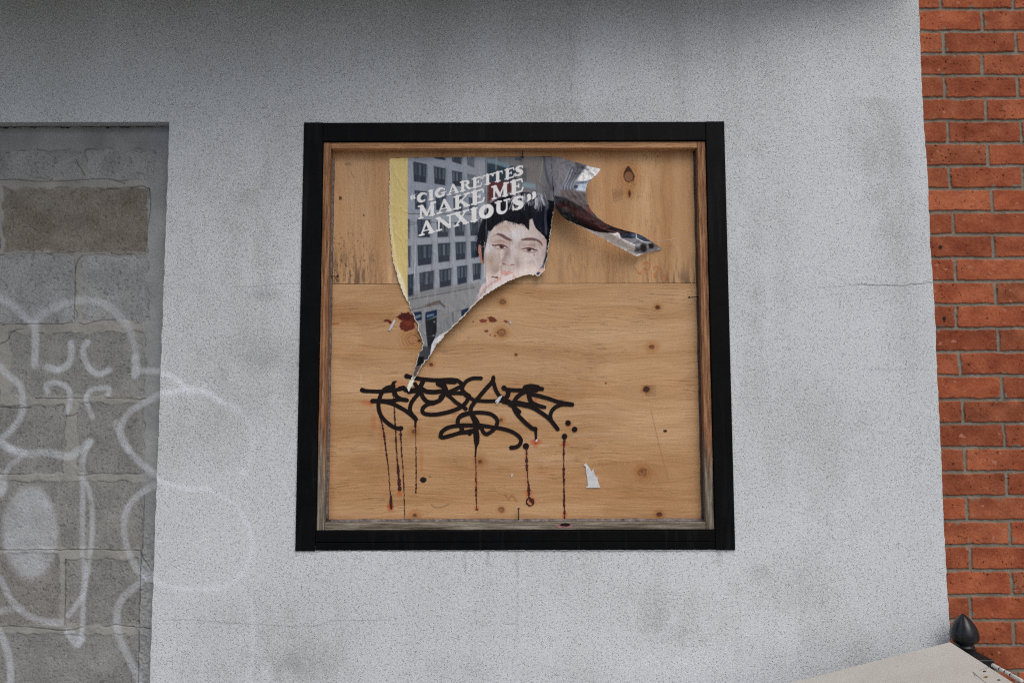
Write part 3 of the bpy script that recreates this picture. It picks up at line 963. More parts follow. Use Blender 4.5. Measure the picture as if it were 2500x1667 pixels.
def plywood(name, z0, z1, vertical, knots, paint_fn, step=0.00135):
    xs_ = span(PX0, PX1, step); zs_ = span(z0, z1, step)
    X, Z = np.meshgrid(xs_, zs_)
    u, v = w2px(X, YP + 0 * X, Z)
    a, b = (v, u) if vertical else (u, v)     # a along the grain, b across
    gb = b + 10 * fbm(a / 240, b / 110, 3, 101 + vertical)
    ring = np.zeros_like(gb)
    for (kx, ky, R_, dark, rings) in knots:
        ka, kb_ = (ky, kx) if vertical else (kx, ky)
        e = np.exp(-((a - ka) / (R_ * 6.5)) ** 2)
        dy = gb - kb_
        S = (R_ * 2.0) ** 2 * e
        gb = kb_ + np.sign(dy) * np.sqrt(np.maximum(dy * dy - S * np.exp(-np.abs(dy) / (R_ * 5)), 0) + 0.01)
    broad = fbm(a / 420, gb / 48, 4, 103 + vertical)
    mid = fbm(a / 150, gb / 11, 4, 107 + vertical)
    fine = fbm(a / 40, gb / 2.6, 3, 111 + vertical)
    cath = np.sin(gb / 7.5 + 3.0 * fbm(a / 300, gb / 60, 3, 115 + vertical) * 3)
    base = np.array((181, 143, 104.)) if not vertical else np.array((191, 153, 113.))
    shape_ = sstep(-.06, .06, fbm(a / 330, gb / 85, 3, 117 + vertical)) + sstep(.22, .3, fbm(a / 260, gb / 60, 3, 118))
    c_ = base + (broad * 10 + mid * 3.6 + fine * 3.6 + 1.6 * cath + 6.0 * (shape_ - 1))[..., None] * np.array((1, 1, .95))
    c_ = c_ + (broad * 3)[..., None] * np.array((0, 1, 1.6))
    chk = sstep(0.62, 0.8, fbm(a / 30, gb / 1.9, 2, 119)) * sstep(0.05, 0.5, fbm(a / 120, b / 60, 3, 121) + 0.12)
    c_ = c_ * (1 - 0.10 * chk[..., None])
    h = 0.00035 * fine + 0.0002 * mid - 0.0006 * chk
    for (kx, ky, R_, dark, rings) in knots:
        if vertical:
            q_ = np.hypot((u - kx), (v - ky) / 1.15)
        else:
            q_ = np.hypot((u - kx) / 1.15, (v - ky))
        q_ = q_ + R_ * 0.16 * fbm(u / 6 + kx, v / 6, 2, 123)
        if rings:
            rg = (0.5 + 0.5 * np.cos(q_ * 2 * math.pi / (R_ * 0.62))) * sstep(rings * R_, R_, q_) * sstep(R_ * 0.9, R_ * 1.3, q_)
            c_ = c_ * (1 - 0.17 * rg[..., None] * np.array((.7, 1, 1.2)))
            tint = sstep(rings * R_, R_ * 0.8, q_)[..., None]
            c_ = c_ * (1 - tint * np.array((0.02, 0.09, 0.18)))
        m_ = sstep(R_ * .86 + 1.0, R_ * .86 - 1.0, q_)[..., None] * 0.88
        kc = np.array(dark, float) + (fbm(u / 2.5, v / 2.5, 2, 125) * 14)[..., None]
        rim = np.exp(-((q_ - R_ * .86) / 1.2) ** 2)[..., None] * .8
        c_ = c_ * (1 - m_) + kc * m_
        c_ = c_ * (1 - 0.35 * rim)
        h = h - 0.0006 * m_[..., 0]
    cp = Canvas(730, 330, 1760, 1300, 1.0, (0, 0, 0, 0), 4)
    cp.img[..., 3] = 0
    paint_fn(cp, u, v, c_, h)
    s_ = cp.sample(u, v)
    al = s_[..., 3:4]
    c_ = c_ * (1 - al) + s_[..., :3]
    co = np.stack([X, YP - h, Z], -1).reshape(-1, 3)
    n0 = len(co)
    q_ = grid_quads(len(zs_), len(xs_), None, True)
    box = np.array([(PX0, YP + .002, z0), (PX1, YP + .002, z0), (PX1, YP + .018, z0), (PX0, YP + .018, z0), (PX0, YP + .002, z1), (PX1, YP + .002, z1), (PX1, YP + .018, z1), (PX0, YP + .018, z1)])
    bq = np.array([(3, 2, 1, 0), (4, 5, 6, 7), (1, 2, 6, 5), (2, 3, 7, 6), (3, 0, 4, 7)]) + n0
    cols = np.vstack([alb(np.clip(c_, 4, 250)).reshape(-1, 3), np.tile(alb((150, 115, 84)), (8, 1))])
    m_ = raw_mesh(name, np.vstack([co, box]), np.vstack([q_, bq]), cols)
    return link(name, m_, M_PLY)


def over(cp, fn, *args, **kw):
    """paint premultiplied colour + coverage"""
    col = kw.pop('col')
    fn(*args, col=(col[0], col[1], col[2], 1.0), **kw)


G5 = lambda p: (870 + p[0] / 5.6, 900 + p[1] / 5.6)
G6 = lambda p: (1130 + p[0] / 5.2267, 900 + p[1] / 5.2267)
ZB = lambda p: (900 + p[0] / 4.3556, 1150 + p[1] / 4.3556)
Z4 = lambda p: (930 + p[0] / 4.9, 640 + p[1] / 4.9)

lower_knots = [(1605.6, 750.5, 5, (84, 44, 28), 3.2), (1591, 847, 5.5, (110, 66, 42), 4.2), (1578, 950.5, 8, (74, 42, 32), 2.2), (1569, 1152, 10, (138, 92, 60), 3.0),
               (1609.6, 1256, 6, (80, 44, 30), 3.0), (1227.5, 738, 6.5, (120, 86, 56), 2.6), (1224, 812, 9.5, (140, 96, 62), 2.6), (1023, 832, 3.5, (96, 58, 36), 0),
               (1008, 828, 13, (168, 122, 84), 3.2), (1052.5, 890, 4.2, (90, 50, 30), 3.6), (1010, 1053.6, 5, (116, 74, 46), 4.2), (1171.7, 1127, 4.4, (106, 66, 40), 5),
               (1223, 1025.4, 4, (116, 70, 42), 4), (1223.5, 1243.7, 6.5, (126, 92, 60), 2.2), (1012.5, 1258, 4, (96, 62, 40), 6), (1259.5, 866, 2.6, (92, 54, 32), 3)]


def paint_lower(cp, u, v, c, h):
    # weathered tone patches that belong to the board itself
    for (cx, cy, rx, ry, a, col) in ((1250, 712, 520, 14, .10, (150, 104, 66)), (845, 800, 60, 120, .16, (150, 106, 68)), (1100, 1215, 260, 26, .22, (146, 104, 62)),
                                     (1480, 1010, 110, 30, .12, (148, 106, 70)), (1170, 960, 170, 90, .10, (190, 156, 124))):
        q_ = np.exp(-((u - cx) / rx) ** 2 - ((v - cy) / ry) ** 2) * a
        q_ = q_ * (0.7 + 0.5 * fbm(u / 60, v / 14, 3, 131))
        c[...] = c * (1 - q_[..., None]) + np.array(col, float) * q_[..., None]
    # pale paste haze
    pz = sstep(0.15, 0.8, fbm(u / 50, v / 22, 4, 133)) * np.exp(-((u - 1330) / 190) ** 2 - ((v - 1060) / 120) ** 2) * 0.22
    c[...] = c * (1 - pz[..., None]) + np.array((196, 176, 156.)) * pz[..., None]
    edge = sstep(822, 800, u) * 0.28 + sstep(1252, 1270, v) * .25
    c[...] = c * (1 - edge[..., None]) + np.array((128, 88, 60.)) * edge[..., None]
    # dark round knot hole, small hole
    x_, y_ = ZB((580, 92)); cp.ell(x_, y_, 8.2, 7.2, (30, 20, 18, 1), 1, 1.2, 0.5); cp.stroke([ZB((648, 60)), ZB((658, 59))], .9, (60, 30, 20, 1))
    cp.ell(1624, 1052, 4.6, 3.6, (40, 26, 20, 1), 1, 1.4, .8)
    cp.ell(1479, 935, 2.4, 2.2, (70, 44, 28, 1), .9, 1.2)
    cp.ell(1578, 950, 7.4, 6.8, (64, 36, 28, 1), .8, 1.5, .8)
    cp.ell(1567, 1150, 4, 3.2, (110, 60, 36, 1), .8, 2.0, 1)
    # red brown glue blobs
    R1, R2 = (92, 34, 22, 1), (62, 20, 16, 1)
    cp.poly([Z4(p) for p in ((190, 655), (250, 610), (330, 600), (385, 640), (410, 700), (395, 730), (412, 790), (370, 805), (290, 832), (220, 790), (220, 740), (260, 700), (225, 680))], R1, .95, 1.6, 1.6)
    cp.poly([Z4(p) for p in ((195, 655), (250, 612), (330, 605), (370, 650), (330, 700), (260, 680))], R2, .8, 3, 2)
    cp.ell(*Z4((330, 735)), 9, 6, (136, 66, 36, 1), .5, 4)
    cp.poly([Z4(p) for p in ((30, 705), (60, 680), (110, 690), (130, 720), (110, 745), (80, 715))], R1, .95, 1.5, 1)
    cp.poly([Z4(p) for p in ((1175, 690), (1210, 678), (1270, 690), (1265, 720), (1190, 725))], (112, 50, 34, 1), .85, 1.5, 1)
    cp.poly([Z4(p) for p in ((1275, 660), (1310, 645), (1350, 660), (1395, 705), (1350, 720), (1300, 715))], (96, 40, 30, 1), .9, 1.5, 1)
    cp.poly([Z4(p) for p in ((1222, 825), (1270, 805), (1290, 825), (1260, 842))], (110, 48, 32, 1), .85, 1.5, 1)
    cp.ell(*Z4((1104, 712)), 2, 2, R1, .7, 1.5); cp.ell(*Z4((1307, 870)), 2, 2.4, R1, .7, 1.5); cp.ell(*Z4((1365, 880)), 2.4, 2.2, R1, .7, 1.5)
    cp.poly([Z4(p) for p in ((1460, 705), (1490, 685), (1530, 715), (1500, 728))], (106, 50, 34, 1), .85, 1.5, 1)
    cp.stroke([(806, 791), (826, 790)], 2.2, (140, 72, 44, 1), .55, 3)
    # orange bleed of the marker ink
    OR = (176, 84, 46, 1)
    for (x_, y_, rx, ry, a) in ((905, 985, 5, 7, .5), (975.5, 1203, 5, 9, .7), (953, 1237, 8, 9, .85), (1291, 1203, 7, 8, .7), (1309, 1078.5, 13, 6, .75), (1377, 1085, 10, 4, .6), (1290, 1033, 5, 7, .35),
                                (1378, 1258, 6, 8, .6), (1388, 1035, 8, 8, .45), (1029, 1120, 3, 30, .35), (1163, 1180, 3, 20, .45), (1164, 1240, 6, 5, .5), (1285, 1130, 4, 50, .3), (1308, 1083, 6, 12, .4),
                                (930, 1050, 5, 60, .18), (1305, 975, 7, 10, .3), (912, 1030, 6, 20, .3), (1295, 1222, 12, 11, .35), (1110, 1000, 10, 20, .2), (895, 982, 12, 6, .4), (975, 940, 20, 12, .25)):
        cp.ell(x_, y_, rx, ry, OR, a, 5.0, 1.5)
    # brown smudges near the bottom and pencil arc
    cp.stroke([ZB((1450, 250)), ZB((1490, 300)), ZB((1520, 260)), ZB((1575, 318))], 2.2, (128, 86, 56, 1), .5, 3, 3)
    cp.stroke([ZB((665, 350)), ZB((700, 382)), ZB((780, 382)), ZB((858, 345))], .55, (60, 50, 48, 1), .8, 1.3, 5)
    cp.stroke([(1589, 1000), (1610, 1090), (1632, 1172)], .9, (140, 98, 66, 1), .6, 2)
    cp.stroke([(775, 966.5), (882, 957)], .6, (110, 76, 52, 1), .6, 1.3)
    cp.stroke([(1400, 754), (1450, 750), (1520, 748), (1580, 755), (1600, 760)], .8, (120, 84, 56, 1), .5, 1.6, 4)
    # white flecks of torn paper
    rs = np.random.RandomState(3)
    for _ in range(90):
        x_ = 1380 + rs.randn() * 90; y_ = 1090 + rs.randn() * 80
        cp.ell(x_, y_, rs.uniform(.5, 1.4), rs.uniform(.4, 1.0), (205, 204, 202, 1), .7, 1.0)
    for _ in range(70):
        x_ = rs.uniform(800, 1700); y_ = rs.uniform(720, 1260)
        cp.stroke([(x_, y_), (x_ + rs.uniform(-2, 2), y_ + rs.uniform(-4, 4))], .4, (200, 190, 176, 1), .45, 1.0)
    cp.stroke([(882, 915), (880, 935)], .9, (200, 190, 180, 1), .7, 1.5)
    cp.stroke([(1400, 1062), (1495, 1058)], 2.5, (190, 170, 150, 1), .35, 4)


def paint_upper(cp, u, v, c, h):
    bands = ((806, 846, (178, 134, 92), .25), (846, 905, (168, 134, 104), .3), (905, 948, (152, 112, 78), .35), (1300, 1400, (178, 140, 104), .4), (1400, 1476, (184, 146, 108), .5),
             (1476, 1530, (172, 128, 88), .3), (1612, 1640, (160, 118, 80), .35), (1640, 1720, (178, 142, 106), .35))
    wob = 4 * fbm(u / 30, v / 160, 3, 141)
    for a0, a1, col, a in bands:
        q_ = sstep(a0 - 8, a0 + 8, u + wob) * sstep(a1 + 8, a1 - 8, u + wob) * a
        c[...] = c * (1 - q_[..., None]) + np.array(col, float) * q_[..., None]
    # mould streaks rising from the seam
    st = sstep(-0.2, 0.75, fbm(u / 7, v / 45, 4, 143))
    m1 = sstep(560, 700, v) * sstep(960, 860, u) * st * .55
    m2 = sstep(640, 700, v) * sstep(1560, 1640, u) * st * .6
    m3 = sstep(600, 640, v) * sstep(700, 690, v) * st * .18
    m_ = np.clip(m1 + m2 + m3, 0, .8)
    c[...] = c * (1 - m_[..., None]) + np.array((92, 76, 62.)) * m_[..., None]
    spk_ = sstep(.7, .85, fbm(u / 3, v / 6, 2, 145)) * sstep(520, 640, v) * sstep(980, 820, u) * .6
    c[...] = c * (1 - spk_[..., None]) + np.array((60, 44, 34.)) * spk_[..., None]
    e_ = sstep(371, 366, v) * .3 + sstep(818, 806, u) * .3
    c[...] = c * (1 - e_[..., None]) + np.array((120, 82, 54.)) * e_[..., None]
    F = lambda p: (1330 + p[0] / 4.9, 360 + p[1] / 4.9)
    cp.poly([F(p) for p in ((1000, 218), (1030, 255), (1055, 300), (1078, 352), (1055, 400), (1008, 420), (965, 405), (942, 350), (945, 300), (970, 255))], (66, 40, 28, 1), 1, 1.2)
    cp.ell(*F((1005, 348)), 10.6, 12.2, (132, 92, 64, 1), 1, 1.2)
    for rr__ in (9, 6, 3.2):
        cp.ell(*F((1005, 348)), rr__, rr__ * 1.15, (118, 80, 54, 1), .35, 1.2); cp.ell(*F((1005, 348)), rr__ - 1.2, rr__ * 1.15 - 1.2, (136, 96, 66, 1), .5, 1.2)
    cp.ell(*F((1013, 555)), 2.6, 9, (74, 42, 28, 1), 1, 1.2)
    for i in range(26):
        x_ = 805 + i * 5.2
        cp.stroke([F((x_, 470 + (i * 37 % 80))), F((x_ + 4, 560 + (i * 53 % 110)))], .5, (120, 84, 56, 1), .5, 1.2)
    cp.ell(831, 484, 3.4, 4.4, (50, 30, 20, 1), 1, 1.2); cp.ell(831, 484, 1.8, 2.6, (120, 84, 54, 1), 1, 1)
    cp.ell(888, 526, 1.6, 2.2, (60, 36, 24, 1), .9, 1)
    cp.ell(850, 401, 8, 4.2, (120, 98, 78, 1), .6, 2.5); cp.ell(851, 402, 5, 2.4, (166, 142, 116, 1), .6, 2)
    cp.stroke([(857, 419), (860, 427), (865, 434)], .7, (104, 78, 58, 1), .7, 1.4)
    cp.stroke([(1571, 381), (1576, 379), (1580, 383), (1577, 389)], .8, (110, 82, 60, 1), .7, 1.4, 3); cp.ell(1606, 382, 3, 3, (120, 82, 56, 1), .6, 2)
    cp.stroke([(1210, 368), (1340, 372)], .7, (104, 74, 50, 1), .6, 1.6)
    H = lambda p: (1480 + p[0] / 7.84, 520 + p[1] / 7.84)
    O_ = (168, 96, 50, 1)
    for pts in (((560, 1060), (580, 1090)), ((590, 1130), (630, 1160), (670, 1130)), ((640, 1160), (660, 1180)), ((710, 990), (740, 950), (800, 955), (835, 1000), (820, 1060), (760, 1090), (720, 1050)),
                ((740, 1060), (750, 1110)), ((760, 1150), (790, 1180)), ((910, 1090), (930, 1040), (980, 1030), (995, 1080), (970, 1130), (915, 1170)), ((920, 1190), (940, 1240), (960, 1190)),
                ((1080, 1200), (1110, 1180), (1130, 1230), (1110, 1310)), ((1070, 1290), (1060, 1230))):
        cp.stroke([H(p) for p in pts], 1.5, O_, .7, 1.8, 4)


Z3k = None
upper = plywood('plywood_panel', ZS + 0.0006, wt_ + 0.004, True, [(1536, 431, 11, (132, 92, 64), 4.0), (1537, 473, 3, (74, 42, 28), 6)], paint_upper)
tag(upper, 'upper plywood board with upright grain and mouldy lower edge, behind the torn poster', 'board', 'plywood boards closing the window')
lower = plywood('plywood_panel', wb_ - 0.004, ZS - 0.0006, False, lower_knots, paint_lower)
tag(lower, 'large lower plywood board with level grain, knots and black marker graffiti', 'board', 'plywood boards closing the window')


# ------------------------------------------------------------------ marker tag and its drips (paint film on the lower board)
class Film:
    def __init__(s):
        s.bm = bmesh.new(); s.k = 0

    def ribbon(s, pts, sm=6, jag=0.0):
        """pts: (px, py, radius in px)"""
        s.k += 1
        Y = YP - 0.0012 - 0.00002 * s.k
        p = np.asarray(pts, float)
        if len(p) > 2 and sm:
            p = smooth_path(p, sm)
        p[:, 2] = np.maximum(p[:, 2], 0.3)
        n = len(p)
        Lf, Rt = [], []
        for i in range(n):
            t_ = p[min(i + 1, n - 1), :2] - p[max(i - 1, 0), :2]
            t_ = t_ / (np.hypot(*t_) + 1e-9); nn = np.array((-t_[1], t_[0]))
            r = p[i, 2] * (1 + random.uniform(-jag, jag))
            Lf.append(p[i, :2] + nn * r); Rt.append(p[i, :2] - nn * r)
        va = [s.bm.verts.new(P(q[0], q[1], Y)) for q in Lf]; vb = [s.bm.verts.new(P(q[0], q[1], Y)) for q in Rt]
        for i in range(n - 1):
            try:
                s.bm.faces.new([va[i], va[i + 1], vb[i + 1], vb[i]])
            except ValueError:
                pass
        for e in (0, n - 1):
            s.dot(p[e, 0], p[e, 1], p[e, 2], Y - (0.000006 if e else 0.000012))

    def dot(s, x, y, r, Y=None):
        if Y is None:
            s.k += 1; Y = YP - 0.0012 - 0.00002 * s.k
        c_ = [s.bm.verts.new(P(x + r * math.cos(a_ * math.pi / 9), y + r * math.sin(a_ * math.pi / 9), Y)) for a_ in range(18)]
        s.bm.faces.new(c_)

    def done(s, name, mat, parent):
        for f in s.bm.faces:
            f.normal_update()
            if f.normal.y > 0:
                f.normal_flip()
        me_ = bpy.data.meshes.new(name); s.bm.to_mesh(me_); s.bm.free()
        return link(name, me_, mat, parent)


def rib(F_, f, pts, r, sc, **kw):
    q_ = []
    for i, p_ in enumerate(pts):
        x_, y_ = f(p_[:2]); rr_ = (p_[2] if len(p_) > 2 else r) / sc
        q_.append((x_, y_, rr_))
    F_.ribbon(q_, **kw)


ink = Film()
a5 = [([(80, 290, 32), (110, 300, 30), (170, 305), (300, 310), (450, 300), (560, 285), (640, 255)], 27),
      ([(480, 245), (410, 265), (360, 310), (325, 380), (303, 470), (310, 570), (345, 650), (410, 725), (490, 785), (560, 812), (612, 812, 32)], 28),
      ([(222, 440, 32), (330, 438), (480, 440), (580, 418), (690, 428)], 29),
      ([(545, 172, 8), (512, 190, 22), (502, 240), (515, 300), (545, 370), (600, 410), (680, 428)], 30),
      ([(330, 445), (420, 455), (500, 480), (600, 530), (700, 590), (770, 650), (806, 690, 24), (808, 740, 15), (806, 790, 13)], 28),
      ([(870, 320), (810, 385), (755, 460), (733, 550), (755, 615), (800, 665), (815, 690)], 28),
      ([(688, 100, 34), (720, 108), (800, 125), (900, 140), (1050, 155), (1180, 155), (1300, 150), (1390, 165), (1445, 220), (1448, 290)], 28),
      ([(1150, 170), (1240, 165), (1340, 170)], 42),
      ([(912, 170), (885, 230), (870, 290)], 32),
      ([(590, 275), (640, 262), (680, 290), (780, 295), (880, 275), (960, 310), (1060, 318), (1150, 310), (1200, 320)], 32),
      ([(720, 310), (800, 300), (880, 300)], 34),
      ([(805, 205, 24), (830, 250), (880, 320), (915, 395), (975, 450), (1060, 458), (1130, 435), (1175, 390), (1195, 320), (1190, 250), (1112, 205, 30)], 30),
      ([(1410, 250), (1330, 290), (1240, 330), (1150, 385)], 27),
      ([(1180, 200), (1210, 260), (1230, 320)], 36),
      ([(1060, 470), (980, 485), (915, 530), (905, 585), (950, 618), (1080, 625), (1250, 592), (1400, 540), (1480, 480), (1530, 400), (1490, 345), (1400, 332), (1250, 335)], 28),
      ([(1190, 320), (1280, 385), (1380, 470), (1500, 545, 24)], 26),
      ([(1440, 200), (1450, 290), (1500, 345), (1548, 385)], 28),
      ([(1150, 925), (1170, 860), (1250, 805), (1360, 780), (1480, 770), (1600, 775)], 28),
      ([(1150, 925), (1180, 938), (1280, 915), (1400, 880), (1500, 868), (1590, 858)], 28),
      ([(1388, 770), (1388, 700), (1430, 640), (1510, 610), (1600, 605)], 28),
      ([(1430, 790), (1455, 860)], 30), ([(1540, 870), (1550, 885)], 30)]
for pts, r in a5:
    rib(ink, G5, pts, r, 5.6)
a6 = [([(232, 120, 24), (130, 122), (50, 155), (5, 215), (-8, 270), (35, 325), (85, 365), (150, 400), (280, 412), (420, 410), (500, 405)], 24),
      ([(40, 330), (75, 350)], 34), ([(70, 370), (40, 430), (5, 470), (35, 510, 26)], 25),
      ([(390, 112, 26), (375, 165), (290, 260), (205, 360), (140, 440), (100, 510), (115, 590), (150, 670), (160, 760), (172, 830, 38), (176, 930, 34), (168, 1000, 14), (164, 1080, 10), (163, 1120, 6)], 27),
      ([(390, 170), (425, 280), (480, 360), (530, 410)], 25),
      ([(130, 590), (190, 680), (195, 760)], 22),
      ([(-40, 615), (40, 582), (150, 560), (260, 560), (360, 580), (425, 630), (440, 690), (400, 770), (310, 832), (265, 810), (238, 750), (230, 720)], 25),
      ([(-40, 728), (60, 722), (150, 720), (250, 725), (400, 748), (520, 768), (620, 800), (700, 850), (742, 905), (725, 965), (680, 998), (618, 1006, 28)], 25),
      ([(-40, 812), (40, 805), (110, 790), (160, 785)], 25), ([(70, 800), (85, 820)], 22),
      ([(525, 245, 34), (560, 262), (650, 272), (760, 272), (870, 255), (1010, 256, 27)], 25),
      ([(800, 240), (870, 228), (950, 240)], 36), ([(800, 275), (880, 275), (940, 270)], 30),
      ([(580, 285), (572, 340), (530, 395)], 30), ([(510, 380), (540, 400), (600, 430)], 32),
      ([(810, 285), (720, 335), (665, 400), (645, 470), (690, 570), (780, 670), (880, 755), (925, 768, 30)], 27),
      ([(930, 790, 20), (932, 840, 16), (935, 905, 12)], 14),
      ([(840, 310), (850, 370), (880, 430), (960, 470), (1045, 490, 22)], 28),
      ([(850, 325), (950, 340), (1100, 382), (1230, 425), (1395, 456, 28)], 25),
      ([(520, 420), (640, 445), (780, 460), (900, 500), (1000, 560), (1090, 625), (1150, 690), (1210, 768, 26)], 27),
      ([(700, 440), (800, 460), (880, 470)], 36),
      ([(1380, 458), (1270, 455), (1180, 490), (1130, 550), (1118, 620), (1140, 680)], 25),
      ([(640, 480), (690, 520), (722, 548)], 26), ([(600, 450), (650, 480), (680, 530)], 30)]
for pts, r in a6:
    rib(ink, G6, pts, r, 5.2267)
for (x_, y_) in ((1343, 690), (1427, 772), (1298, 862)):
    q_ = G6((x_, y_)); ink.dot(q_[0], q_[1], 6.8)
q_ = G6((805, 985)); ink.dot(q_[0], q_[1], 7.6)
film_top = ink.k
ink.done('marker_tag', M_INK, lower)


drips = []


def drip(pts, jag=0.35):
    q_ = smooth_path(np.asarray(pts, float), 10)
    q_[:, 0] += 0.35 * np.random.RandomState(int(pts[0][0])).randn(len(q_))
    q_[:, 2] *= 1 + 0.4 * np.random.RandomState(int(pts[0][1])).randn(len(q_)).clip(-1, 1.6)
    dr = Film(); dr.ribbon(q_, sm=0, jag=jag); drips.append(dr)
    return dr


drip([(925, 990, 2.4), (928, 1015, 2.6), (933, 1035, 1.6), (938, 1062, 2.2), (942, 1098, 1.9), (948, 1140, 1.5), (951, 1180, 1.2), (954, 1212, 1.4)])
drips[-1].ribbon([(954.5, 1210, 2.2), (954.5, 1216, 3.2), (954.5, 1228, 3.6), (955.5, 1240, 2.4)])
drip([(958, 955, 1.6), (963, 1000, 1.6), (966, 1060, 1.7), (969, 1110, 1.7), (972, 1145, 2.4), (974, 1170, 3.4), (976, 1197, 2.8)])
drip([(978, 1050, 2.6), (979, 1080, 1.2), (981, 1110, 1.5), (984, 1145, 1.0), (985.5, 1180, 1.4), (987, 1215, 1.1), (988.2, 1265, .7)])
drip([(1014.5, 1035, 2.2), (1015, 1062, .8), (1015.5, 1100, 1.0), (1016, 1150, 1.4), (1016, 1175, 1.0), (1015.5, 1203, 1.8)])
drip([(1161, 1112, 1.6), (1162, 1150, .9), (1162.6, 1180, 1.6), (1162.8, 1212, 1.4), (1164, 1243, 1.2)])
drips[-1].ribbon([(1161.5, 1243.5, 1.0), (1167, 1244, 1.4)])
drip([(1285.5, 1094, 2.6), (1286, 1110, 1.2), (1286.5, 1137, 2.6), (1288, 1160, 1.4), (1290.5, 1185, 2.4), (1291, 1200, 3.0), (1291.5, 1215, .8)])
drip([(1378.5, 1070, 2.8), (1377, 1084, 2.0), (1376.5, 1110, 1.5), (1376.5, 1160, 1.8), (1377, 1200, 1.8), (1378, 1245, 2.0), (1379, 1270, 1.2)])
for (x_, y_) in ((1376, 1161), (1376.7, 1199), (1378.5, 1252)):
    drips[-1].dot(x_, y_, 2.8)
dr = drips[-2]
dr.dot(1286, 1137, 2.8)
rs = random.Random(5)
c0 = ZB((1715, 325))
for i in range(16):
    a_ = rs.uniform(0, 6.28)
    pts = [(c0[0] + 9.5 * math.cos(a_ + k_ * .35) * rs.uniform(.75, 1.1), c0[1] + 9.5 * math.sin(a_ + k_ * .35) * rs.uniform(.75, 1.1), rs.uniform(.6, 1.4)) for k_ in range(4)]
    dr.ribbon(pts, 3)
dr.ribbon([(c0[0] + 1, c0[1] - 4, 3), (c0[0] + 6, c0[1] - 1, 4)], 0)
for d_ in drips:
    d_.done('ink_drip', M_DRIP, lower)
# ink that ran down on to the sill stop
bm = bmesh.new()
for (cx, cy, rx, ry, dy) in ((1378, 1283.5, 24, 6, 0),):
    n_ = 30
    c_ = [bm.verts.new(P(cx + rx * math.cos(a_ * 2 * math.pi / n_) * rs.uniform(.75, 1.1), cy + ry * math.sin(a_ * 2 * math.pi / n_) * rs.uniform(.7, 1.1), YW + 0.0004)) for a_ in range(n_)]
    bm.faces.new(c_)
t = NT('ink_stain')
t.base(t.ramp(t.noise(140, 4, 0.6), [(0.4, C4((118, 74, 78))), (0.6, C4((150, 112, 110)))])); t.rough(0.7)
bm_obj('ink_stain', bm, t.m, win)
bm = bmesh.new()
c_ = [bm.verts.new(P(1380 + 13 * math.cos(a_ * 2 * math.pi / 24) * rs.uniform(.7, 1.2), 1280.5 + 4 * math.sin(a_ * 2 * math.pi / 24) * rs.uniform(.7, 1.2), YW + 0.0001)) for a_ in range(24)]
bm.faces.new(c_)
bm_obj('ink_stain', bm, M_INK, win)

# ------------------------------------------------------------------ poster
CP = Canvas(940, 372, 1360, 966, 1.5, (134, 142, 154), 3)
A1 = lambda p: (930 + p[0] / 4.9, 360 + p[1] / 4.9)
A2 = lambda p: (1130 + p[0] / 4.9, 360 + p[1] / 4.9)
FC = lambda p: (1160 + p[0] / 7.84, 510 + p[1] / 7.84)
X, Y = CP.X, CP.Y
CP.img += (fbm(X / 60, Y / 90, 3, 151) * 7)[..., None]
# printed facade: paler towards the street
CP.poly([A1((300, 780)), A1((1300, 830)), A1((1300, 1700)), Z4((1200, 500)), Z4((300, 520))], (142, 148, 156), .8, 8)
CP.poly([Z4((300, 360)), Z4((700, 300)), Z4((1200, 230)), Z4((1200, 700)), Z4((600, 1060)), Z4((480, 1060)), Z4((300, 800))], (126, 127, 128), .85, 8)
for y0, y1, w_, cc in ((A1((330, 795)), A1((1200, 800)), 1.4, (92, 92, 96)), (A1((330, 895)), A1((1200, 905)), 1.0, (98, 100, 104)), (A1((330, 925)), A1((440, 915)), 1.5, (110, 112, 116)),
                       (Z4((330, 450)), Z4((1130, 300)), 1.6, (96, 94, 92)), (Z4((340, 410)), Z4((1130, 270)), 1.0, (110, 110, 110)), (Z4((350, 570)), Z4((700, 500)), 1.2, (90, 86, 84)),
                       (Z4((540, 520)), Z4((700, 470)), 3.2, (92, 80, 76)), (Z4((700, 480)), Z4((760, 530)), 2.6, (86, 82, 82)), (Z4((720, 640)), Z4((960, 570)), 1.0, (104, 104, 106))):
    CP.stroke([y0, y1], w_, cc, .8, 2)
for xa in (450, 640, 850, 1050):
    CP.stroke([A1((xa - 20 + 30, 900)), A1((xa + 10, 1800))], 2.2, (148, 153, 160), .35, 4)
    CP.stroke([A1((xa - 20 - 10, 950)), A1((xa - 30, 1750))], 1.2, (104, 108, 114), .5, 3)


def window(f, x0, x1, yl, yr, h, hb=None):
    """printed window: top-left y, top-right y, height left, height right"""
    hb = hb or h
    q_ = [f((x0, yl)), f((x1, yr)), f((x1 - 6, yr + hb)), f((x0 + 6, yl + h))]
    CP.poly([f((x0 - 8, yl - 8)), f((x1 + 18, yr - 4)), f((x1 + 14, yr + hb + 6)), f((x0 + 8, yl + h + 8))], (92, 96, 104), .40, 3.5)
    CP.poly(q_, random.choice(((48, 54, 64), (56, 60, 68), (44, 52, 66))), .9, 2.4)
    n_ = 3
    for k_ in range(n_):
        fa = (k_ + .25) / n_; fb_ = (k_ + .78) / n_
        def at(a_, b_):
            return f((x0 + a_ * (x1 - x0), yl + a_ * (yr - yl) + b_ * (h + a_ * (hb - h))))
        c__ = random.choice(((96, 108, 120), (76, 88, 100), (110, 118, 126), (66, 82, 92)))
        CP.poly([at(fa, .07), at(fb_, .07), at(fb_, .66), at(fa, .66)], c__, random.uniform(.45, .8), 2.4)


